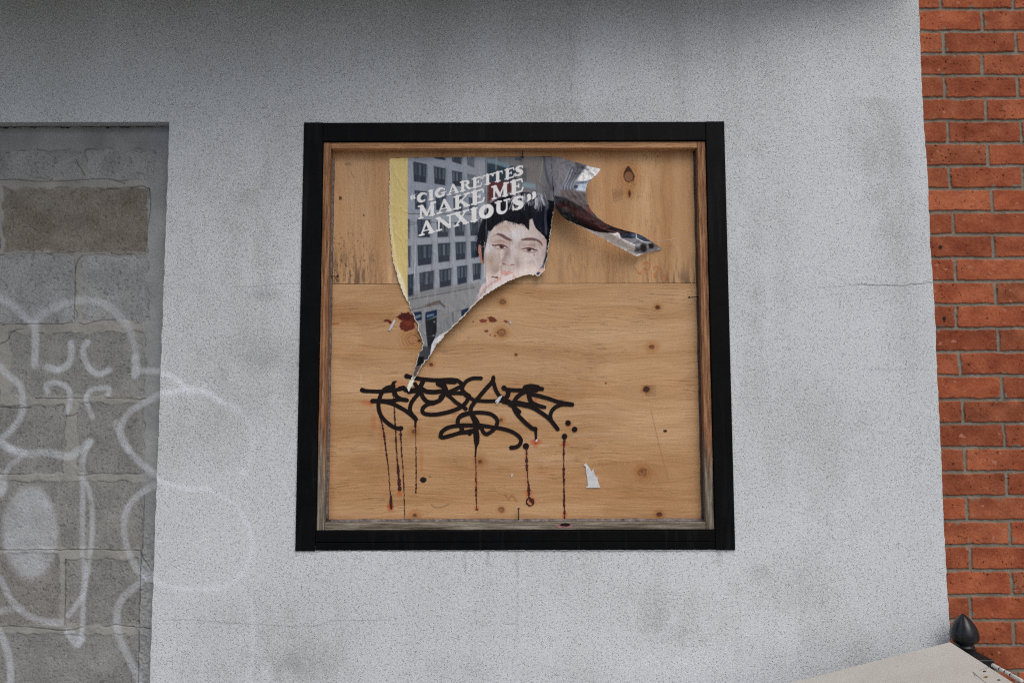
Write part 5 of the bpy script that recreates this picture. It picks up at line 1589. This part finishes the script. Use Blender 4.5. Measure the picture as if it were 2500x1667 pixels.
def dep_sheet(x, y, sd):
    d = 0.0052 + 0.0009 * fbm(x / 40, y / 120, 3, 161) + 0.0004 * fbm(x / 10, y / 60, 2, 162)
    d = d + 0.0009 * np.maximum(0, .22 - np.abs(fbm(x / 34, y / 60, 3, 169))) / .22
    lo = sstep(60, 0, sd)                                                    # rims curl off the board
    low_right = sstep(640, 700, y) * sstep(1020, 1130, x)
    d = d + 0.021 * low_right * lo ** 1.6 + 0.010 * sstep(1290, 1350, x) * sstep(440, 520, y) * lo
    d = d + 0.006 * sstep(985, 950, x) * sstep(560, 700, y) + 0.006 * sstep(740, 930, y) * lo
    d = d + 0.0016 * np.exp(-((x - 1187.5) / 2.5) ** 2) * sstep(800, 700, y) + 0.0014 * np.exp(-((x - (1013 - (y - 580) * .02)) / 2.5) ** 2)
    # the sheet bends away from the board towards the flap
    d = d + 0.034 * sstep(1322, 1354, x) * sstep(395, 500, y) * sstep(560, 500, y)
    return d


poster = thing('torn_poster', 'torn street poster with white slanted capitals and a face, its corner curling off the plywood', 'poster', tuple(P(1150, 600, YP)))
cut_sheet('poster_sheet', SHEET, 0.95, dep_sheet, lambda x, y: CP.sample(x, y).astype(float), poster,
          lambda x, y: np.where((y < 400) | ((x > 1343) & (y < 508)), 0.0, 1.7 + 1.4 * fbm(x / 5, y / 5, 2, 163) + 1.0 * sstep(1000, 1080, x) * sstep(690, 740, y)))

# the flap: swept outwards, coloured with stretched street scene, paper back at its lower rim
CF = Canvas(1325, 372, 1630, 640, 1.5, (112, 112, 118), 3)
R3 = lambda p: (1330 + p[0] / 4.9, 360 + p[1] / 4.9)
X, Y = CF.X, CF.Y
CF.img += (fbm((X - Y * .5) / 14, (Y + X * .5) / 60, 3, 171) * 9)[..., None]
CF.poly([R3(p) for p in ((0, 100), (60, 100), (150, 480), (130, 640), (60, 620), (0, 200))], (74, 77, 92), .6, 14)
CF.poly([R3(p) for p in ((440, 300), (500, 215), (680, 250), (640, 350), (520, 420), (380, 400))], (228, 233, 242), 1, 5)
CF.poly([R3(p) for p in ((380, 440), (520, 430), (490, 540), (370, 530))], (176, 188, 206), .95, 5)
CF.stroke([R3((600, 380)), R3((500, 410)), R3((380, 430))], 2.4, (96, 112, 132), .9, 3, 3)
CF.poly([R3(p) for p in ((345, 460), (400, 450), (390, 490), (340, 490))], (36, 44, 58), .9, 4)
for k_ in range(9):
    o_ = k_ * 21
    CF.stroke([R3((300 + o_ * .9, 250 + o_ * .1)), R3((255 + o_ * .7, 380 + o_ * .1)), R3((205 + o_ * .8, 470)), R3((215 + o_ * .85, 530))], 1.4, ((130, 148, 164), (66, 72, 88), (150, 160, 172), (84, 80, 84))[k_ % 4], .7, 2.5, 4)
CF.poly([R3(p) for p in ((370, 190), (500, 220), (430, 320), (330, 400), (280, 420), (330, 300))], (78, 78, 86), .65, 6)
CF.poly([R3(p) for p in ((190, 500), (490, 530), (500, 640), (560, 760), (660, 860), (500, 800), (300, 640), (180, 600))], (92, 84, 86), .95, 6)
for k_ in range(8):
    CF.stroke([R3((220 + 30 * k_, 520)), R3((260 + 34 * k_, 600)), R3((340 + 36 * k_, 700))], .9, ((120, 112, 114), (70, 66, 70))[k_ % 2], .5, 2.5, 3)
CF.stroke([R3((500, 720)), R3((560, 780))], 3, (104, 46, 40), .8, 5)
CF.poly([R3(p) for p in ((120, 580), (260, 610), (420, 700), (620, 850), (760, 920), (900, 960), (1100, 1025), (1260, 1120), (1080, 1050), (900, 1040), (760, 1040), (560, 1000), (400, 950), (220, 860), (130, 740))], (34, 24, 26), 1, 5)
CF.poly([R3(p) for p in ((300, 700), (460, 760), (640, 870), (800, 950), (700, 1000), (520, 930), (380, 840))], (64, 36, 36), .8, 9)
CF.poly([R3(p) for p in ((130, 700), (200, 690), (300, 800), (420, 900), (430, 960), (260, 880))], (16, 16, 18), .9, 6)
CF.stroke([R3((170, 690)), R3((300, 740))], 4, (92, 34, 32), .5, 8); CF.ell(*R3((250, 740)), 8, 6, (70, 80, 78), .5, 8)
CF.poly([R3(p) for p in ((80, 590), (130, 600), (215, 605), (300, 640), (180, 640), (120, 700), (120, 640))], (40, 46, 58), .8, 4)
for k_ in range(5):
    CF.stroke([R3((480 + k_ * 30, 860 + k_ * 18)), R3((700 + k_ * 40, 980 + k_ * 10)), R3((880 + k_ * 20, 1010))], .6, (96, 66, 62), .4, 1.6, 3)
# bare back of the paper and the wooden slit
CF.poly([R3(p) for p in ((430, 940), (500, 970), (600, 1005), (700, 1020), (830, 1028), (870, 1015), (905, 1040), (900, 1070), (940, 1100), (1080, 1160), (1085, 1190), (1068, 1250), (1150, 1270), (1200, 1260), (1160, 1290), (1100, 1310), (1000, 1260), (800, 1150), (600, 1040))], (212, 206, 203), 1, 1.4, .5)
CF.poly([R3(p) for p in ((1070, 1240), (1085, 1160), (1140, 1150), (1280, 1130), (1400, 1220), (1300, 1240), (1200, 1262), (1100, 1270))], (134, 136, 142), 1, 1.6)
CF.ell(*R3((1180, 1200)), 8, 11, (40, 38, 40), .9, 5); CF.ell(*R3((1270, 1180)), 7, 6, (34, 30, 34), .9, 4); CF.ell(*R3((1112, 1225)), 5, 4, (60, 60, 64), .8, 3); CF.ell(*R3((1232, 1188)), 3, 3, (176, 174, 172), .9, 2)
CF.poly([R3(p) for p in ((895, 1040), (920, 1025), (1090, 1035), (1085, 1080), (1040, 1088), (920, 1078))], (34, 40, 52), 1, 1.4)
CF.ell(*R3((1060, 1050)), 7, 5, (92, 110, 134), .6, 5)
CF.poly([R3(p) for p in ((1098, 1035), (1180, 1070), (1250, 1115), (1270, 1135), (1200, 1125), (1110, 1085))], (50, 60, 76), 1, 1.4)
CF.stroke([R3((1095, 1035)), R3((1095, 1085)), R3((1180, 1130)), R3((1270, 1138))], .9, (206, 208, 210), 1, 1.2)
CF.img *= 1.08
CF.stroke([R3((10, 104)), R3((75, 108))], 1.2, (210, 210, 212), 1, 1)
CF.stroke([R3((160, 140)), R3((110, 260)), R3((70, 380))], .8, (150, 152, 160), .6, 2, 3)
CF.stroke([R3((100, 470)), R3((108, 515))], 1.6, (40, 26, 24), .9, 1.4)
CF.stroke([R3((380, 185)), R3((440, 230)), R3((520, 270))], 3, (70, 66, 84), .5, 5)
FLAP = [(1345, 382.2), (1360, 383.8), (1382, 389), (1405, 396), (1430, 403), (1452, 409), (1467, 412.5), (1463, 420), (1455, 429), (1443, 439), (1435, 449), (1430.5, 464), (1431, 482), (1436, 500), (1445, 516), (1459, 531),
        (1478, 545), (1500, 555), (1524, 562), (1552, 569), (1572, 577), (1586, 587), (1598, 595), (1609, 602), (1616, 609), (1600, 613), (1592, 613.6), (1580, 617.5), (1569, 620), (1560, 624.6), (1553.5, 626.5), (1530, 613.5), (1500, 598), (1460, 575),
        (1432, 560.5), (1415, 552), (1399, 545), (1381, 535.5), (1367, 523.5), (1357.5, 509), (1353.5, 500), (1350, 460), (1347, 420)]


def dep_flap(x, y, sd):
    # arc length coordinate along the sweep and distance from the lower rim give a rolled, wind-blown shape
    a = np.clip((x - 1345) / 110, 0, 1)
    top = 0.003 + 0.050 * a ** 1.2                       # upper blade swings forward
    s = np.clip((x - 1352) / 264, 0, 1)
    low = 0.045 + 0.035 * np.sin(s * math.pi) ** 1.0 - 0.030 * s
    f = sstep(400, 545, y + (x - 1345) * -0.10)
    d = top * (1 - f) + low * f
    d = d + 0.034 * sstep(1322, 1354, x) * sstep(395, 500, y) * (1 - a) * (1 - f)
    rg = np.abs(fbm(x / 26 + y / 60, y / 26, 3, 165)); d = d + 0.0022 * np.maximum(0, .35 - rg) / .35 * sstep(1345, 1370, x) + 0.0012 * fbm(x / 7, y / 11, 2, 167)
    d = d - 0.020 * sstep(26, 0, (poly_low(x) - y)) * sstep(1380, 1460, x)         # lower rim rolls back under
    return np.maximum(d, 0.004)


def poly_low(x):
    return np.interp(x, [1353, 1367, 1399, 1432, 1500, 1553, 1590, 1616], [505, 523, 545, 560, 598, 626, 614, 609])


def dep_flap2(x, y, sd):
    d = dep_flap(x, y, sd)
    e = np.clip((x - 1343) / 8, 0, 1)
    return d * e + dep_sheet(x, y, sd + 30) * (1 - e) if True else d


cut_sheet('curled_flap', FLAP, 0.95, dep_flap2, lambda x, y: CF.sample(x, y).astype(float), poster,
          lambda x, y: np.where((y > 540) & (x < 1500) & (y > poly_low(x) - 6), .7, 0.0))
bm = bmesh.new()
pts = [P(1586, 592, YP - 0.02), P(1610, 589, YP - 0.018), P(1640, 586, YP - 0.016), P(1648, 584.5, YP - 0.016)]
bm_tube(bm, pts, [0.0004, 0.0008, 0.0013, 0.0026], 8)
t = NT('paper_fibre'); t.base(C4((176, 150, 136))); t.rough(.8)
bm_obj('paper_shred', bm, t.m, poster, 0, True)

# ------------------------------------------------------------------ scraps of white paper
def scrap(pts, label, dep=0.0022):
    bm = bmesh.new()
    q_ = [P(x_, y_, YP - dep - 0.0012 * random.random()) for x_, y_ in pts]
    bm_prism(bm, [(v.x, v.z) for v in q_][::-1], YP - dep, YP - dep + 0.0005)
    return tag(bm_obj('paper_scrap', bm, M_SCRAP), label, 'paper scrap', 'scraps of torn paper left on the plywood')


S3 = lambda p: (1400 + p[0] / 2.529, 680 + p[1] / 2.529)
scrap([S3(p) for p in ((60, 1150), (78, 1137), (95, 1160), (112, 1190), (122, 1172), (128, 1195), (140, 1225), (148, 1218), (150, 1245), (166, 1291), (78, 1291), (82, 1280), (88, 1285), (86, 1230), (76, 1190), (76, 1160))],
      'largest white paper scrap, jagged and upright, right of the marker graffiti')
scrap([Z4(p) for p in ((165, 680), (175, 700), (150, 750), (125, 800), (105, 822), (92, 810), (120, 750), (145, 705))], 'slim slanting white paper scrap beside the red brown blob left of the poster')
scrap([G6(p) for p in ((500, 342), (502, 352), (470, 405), (450, 440), (430, 455), (425, 440), (440, 420), (415, 425), (412, 410), (440, 385), (462, 355))], 'small white paper scrap stuck across the middle of the black marker tag', 0.0045)
scrap([G6(p) for p in ((615, 1345), (640, 1342), (632, 1370), (622, 1392))], 'tiny white paper chip below the middle of the marker tag')
scrap([Z4(p) for p in ((1535, 705), (1555, 705), (1560, 730), (1540, 740))], 'tiny white paper chip beside the red specks right of the poster')
scrap([G6(p) for p in ((945, 895), (956, 900), (950, 925), (930, 938), (925, 915))], 'tiny white paper chip at the end of a short ink drip', 0.0045)

# ------------------------------------------------------------------ bent nails holding the boards
def nail(pts, head_r, label, head_dir=None):
    o_ = thing('nail', label, 'nail', tuple(pts[-1]), 'nails driven round the edge of the boards')
    bm = bmesh.new(); bm_tube(bm, pts, 0.0013, 10)
    bm_obj('nail_shank', bm, M_NAIL, o_, 0, True)
    d_ = head_dir or (pts[-1] - pts[-2]).normalized()
    bm = bmesh.new()
    bm_tube(bm, [pts[-1] - d_ * 0.0006, pts[-1] + d_ * 0.0002, pts[-1] + d_ * 0.0012], [head_r * .75, head_r, head_r * .92], 18)
    bm_obj('nail_head', bm, M_NAIL, o_)
    return o_


nail([P(800, 675, YP - .004), P(812, 674.6, YP - .009), P(824, 674.3, YP - .016)], 0.0034, 'dark nail driven sideways through the left wooden stop above the seam')
nail([P(1712, 724.5, YP - .004), P(1700, 725, YP - .010), P(1683, 725.8, YP - .018)], 0.0036, 'dark nail driven sideways through the right wooden stop below the seam')
nail([P(1266, 1275, YP - .006), P(1266, 1258, YP - .009), P(1266, 1241.5, YP - .013)], 0.0038, 'dark nail standing upright from the sill at the bottom of the boards')
nail([P(1275, 362, YP - .006), P(1275.3, 374, YP - .010), P(1276, 384, YP - .016)], 0.0040, 'dark round headed nail at the top edge of the torn poster', Vector((0.02, -0.97, -0.22)))
t = NT('clear_silicone'); t.base(C4((150, 130, 122))); t.rough(.25, .5)
M_SIL = t.m
o_ = thing('caulk_shred', 'thin glossy shred of caulk hanging beside the top nail', 'caulk', tuple(P(1268, 370, YP - .008)))
bm = bmesh.new()
bm_tube(bm, [P(1261, 366, YP - .012), P(1266, 373, YP - .012), P(1272, 377, YP - .011)], [0.0004, 0.0009, 0.0006], 8)
bm_tube(bm, [P(1272.5, 365, YP - .012), P(1272.8, 371, YP - .013), P(1273.6, 377, YP - .011)], [0.0012, 0.0013, 0.0006], 8)
bm_obj('shred', bm, M_SIL, o_, 0, True)

# ------------------------------------------------------------------ beige cabinet with a sloping lid, lower right
YB = -0.116
Aw, Bw = P(2320, 1565.5, YB), P(1925.5, 1665.5, YB)


def hit_z(px, py, z):
    o_ = np.array([0, -DIST, ZC]); d_ = px2w(px, py, 0.0) - o_
    t_ = (z - ZC) / d_[2]
    return Vector(o_ + d_ * t_)


Cw = hit_z(2417, 1627.7, Aw.z)
u1 = (Bw - Aw).normalized(); u2 = (Cw - Aw).normalized()
LLEN, LDEP = 0.95, 0.42
nrm = u2.cross(u1).normalized()
if nrm.z < 0:
    nrm = -nrm
cab = thing('storage_cabinet', 'beige painted cabinet top with sloping lid and rusty hinge in the lower right corner', 'cabinet', (Aw.x - LLEN / 2, YB - LDEP / 2, 0))


def slab(bm, q, thick):
    """solid under the four points q along the lid normal"""
    a_ = [bm.verts.new(p_) for p_ in q]; b_ = [bm.verts.new(p_ - nrm * thick) for p_ in q]
    bm.faces.new(a_); bm.faces.new(b_[::-1])
    for i in range(4):
        bm.faces.new([a_[(i + 1) % 4], a_[i], b_[i], b_[(i + 1) % 4]])


bm = bmesh.new()
slab(bm, [Aw, Aw + u1 * LLEN, Aw + u1 * LLEN + u2 * LDEP, Aw + u2 * LDEP], 0.022)
bm_obj('lid', bm, M_CAB, cab, 0.0025, False, 3)
# body: four walls under the lid
ins = 0.02
q = [Aw - nrm * 0.024 + u1 * ins + u2 * ins, Aw - nrm * 0.024 + u1 * (LLEN - ins) + u2 * ins, Aw - nrm * 0.024 + u1 * (LLEN - ins) + u2 * (LDEP - ins), Aw - nrm * 0.024 + u1 * ins + u2 * (LDEP - ins)]
bm = bmesh.new()
a_ = [bm.verts.new(p_) for p_ in q]; b_ = [bm.verts.new((p_.x, p_.y, 0.0)) for p_ in q]
bm.faces.new(a_); bm.faces.new(b_[::-1])
for i in range(4):
    bm.faces.new([a_[(i + 1) % 4], a_[i], b_[i], b_[(i + 1) % 4]])
bm_obj('cabinet_body', bm, M_CAB, cab, 0.002)


def on_lid(px, py, up=0.0):
    o0 = Vector((0, -DIST, ZC)); d_ = P(px, py, 0.0) - o0
    t_ = (Aw + nrm * up - o0).dot(nrm) / d_.dot(nrm)
    return o0 + d_ * t_


bm = bmesh.new()
slab(bm, [on_lid(2376, 1639.5, .0014), on_lid(2416, 1628.6, .0014), on_lid(2500, 1683, .0014), on_lid(2440, 1693, .0014)], 0.0013)
hp = bm_obj('hinge_leaf', bm, M_CAB, cab, 0.0005)
bm = bmesh.new()
for pa, pb in (((2374, 1641), (2417, 1627)), ((2375, 1640), (2441, 1694)), ((2376, 1639), (2380, 1650))):
    bm_tube(bm, [on_lid(*pa, .0002), on_lid((pa[0] + pb[0]) / 2 + 1, (pa[1] + pb[1]) / 2, .0002), on_lid(*pb, .0002)], 0.0006, 6)
bm_obj('paint_crack', bm, M_CRK, cab)
b0, b1 = on_lid(2423.5, 1622.5, .0045), on_lid(2495, 1661.5, .0045)
bd = b1 - b0
cuts = [0, .10, .30, .315, .47, .485, .65, .665, 1.0]
bm = bmesh.new()
for s0, s1 in ((0.0, .25), (.285, .44), (.475, .63), (.665, 1.0)):
    e_ = 0.0012 / bd.length
    bm_tube(bm, [b0 + bd * s0, b0 + bd * (s0 + e_), b0 + bd * (s1 - e_), b0 + bd * s1], [0.0034, 0.0043, 0.0043, 0.0034], 16)
bm_obj('hinge_knuckles', bm, M_HINGE, cab, 0, True)
bm = bmesh.new(); bm_tube(bm, [b0 + bd * .02, b0 + bd * .98], 0.0036, 12); bm_obj('hinge_pin', bm, M_RUST, cab, 0, True)
for (x_, y_, rr_) in ((2403.5, 1637.6, 0), (2407, 1651.8, 1), (2438.5, 1658.8, 0)):
    c_ = on_lid(x_, y_, .0016)
    ax1, ax2 = u1, u2
    bm = bmesh.new(); bm_tube(bm, [c_ - nrm * .001, c_ + nrm * .0004], [0.0036, 0.0032], 14)
    bm_obj('hinge_screw', bm, M_SCREW, cab)
    if rr_:
        bm = bmesh.new(); bm_tube(bm, [c_ - nrm * .0008, c_ + nrm * .0001], [0.0070, 0.0066], 14)
        bm_obj('rust_ring', bm, M_RING, cab)

# ------------------------------------------------------------------ cast iron fence post with a bud finial
YPST = -0.058
top = P(2351, 1497, YPST); pxm = (DIST + YPST) / FPX * 1.02
post = thing('fence_post', 'black cast iron fence post with a pointed bud finial in front of the red bricks', 'fence post', (top.x, YPST, 0))


def lathe(name, prof, cx, cy, seg, ridge, mat, parent):
    bm = bmesh.new(); rings = []
    for r_, z_ in prof:
        ring = []
        for k_ in range(seg):
            a_ = 2 * math.pi * k_ / seg
            rr_ = r_ * (1 + ridge * (abs(math.cos(a_ * 2.5 + .9)) ** 0.8 - 0.6))
            ring.append(bm.verts.new((cx + rr_ * math.cos(a_), cy + rr_ * math.sin(a_), z_)))
        rings.append(ring)
    for r0, r1 in zip(rings[:-1], rings[1:]):
        for k_ in range(seg):
            bm.faces.new([r0[k_], r0[(k_ + 1) % seg], r1[(k_ + 1) % seg], r1[k_]])
    bm.faces.new(rings[0][::-1]); bm.faces.new(rings[-1])
    return bm_obj(name, bm, mat, parent, 0, True)


T0 = top.z
def zz(py):
    return T0 - (py - 1497) * pxm * .985


bud = [(.4, 1497), (4.5, 1499.5), (10.5, 1505), (17, 1512), (22.5, 1520.5), (27, 1530), (29.8, 1540), (30.6, 1548), (29.6, 1555), (26, 1561), (20, 1565), (17, 1567)]
lathe('finial_bud', [(r_ * pxm, zz(y_)) for r_, y_ in bud][::-1], top.x, YPST, 80, .10, M_IRON, post)
col_ = [(17, 1564), (17.5, 1567), (21, 1570), (22, 1573), (20.5, 1576), (17, 1579), (16.5, 1581)]
lathe('finial_collar', [(r_ * pxm, zz(y_)) for r_, y_ in col_][::-1], top.x, YPST, 40, 0, M_IRON, post)
bm = bmesh.new()
hw, h1, z0_, z1_ = 0.047, 0.016, zz(1592), zz(1577)
tp = [bm.verts.new((top.x + sx * h1, YPST + sy * h1, z1_)) for sx, sy in ((-1, -1), (1, -1), (1, 1), (-1, 1))]
md = [bm.verts.new((top.x + sx * hw, YPST + sy * hw, z0_)) for sx, sy in ((-1, -1), (1, -1), (1, 1), (-1, 1))]
bt = [bm.verts.new((top.x + sx * hw, YPST + sy * hw, z0_ - .03)) for sx, sy in ((-1, -1), (1, -1), (1, 1), (-1, 1))]
bm.faces.new(tp); bm.faces.new(bt[::-1])
for a_, b_ in ((tp, md), (md, bt)):
    for i in range(4):
        bm.faces.new([a_[i], a_[(i + 1) % 4], b_[(i + 1) % 4], b_[i]])
bm_obj('post_cap', bm, M_IRON, post, 0.0015)
bm = bmesh.new(); bm_box(bm, top.x - .040, top.x + .040, YPST - .040, YPST + .040, 0, z0_ - .030); bm_obj('post_shaft', bm, M_IRON, post, .002)
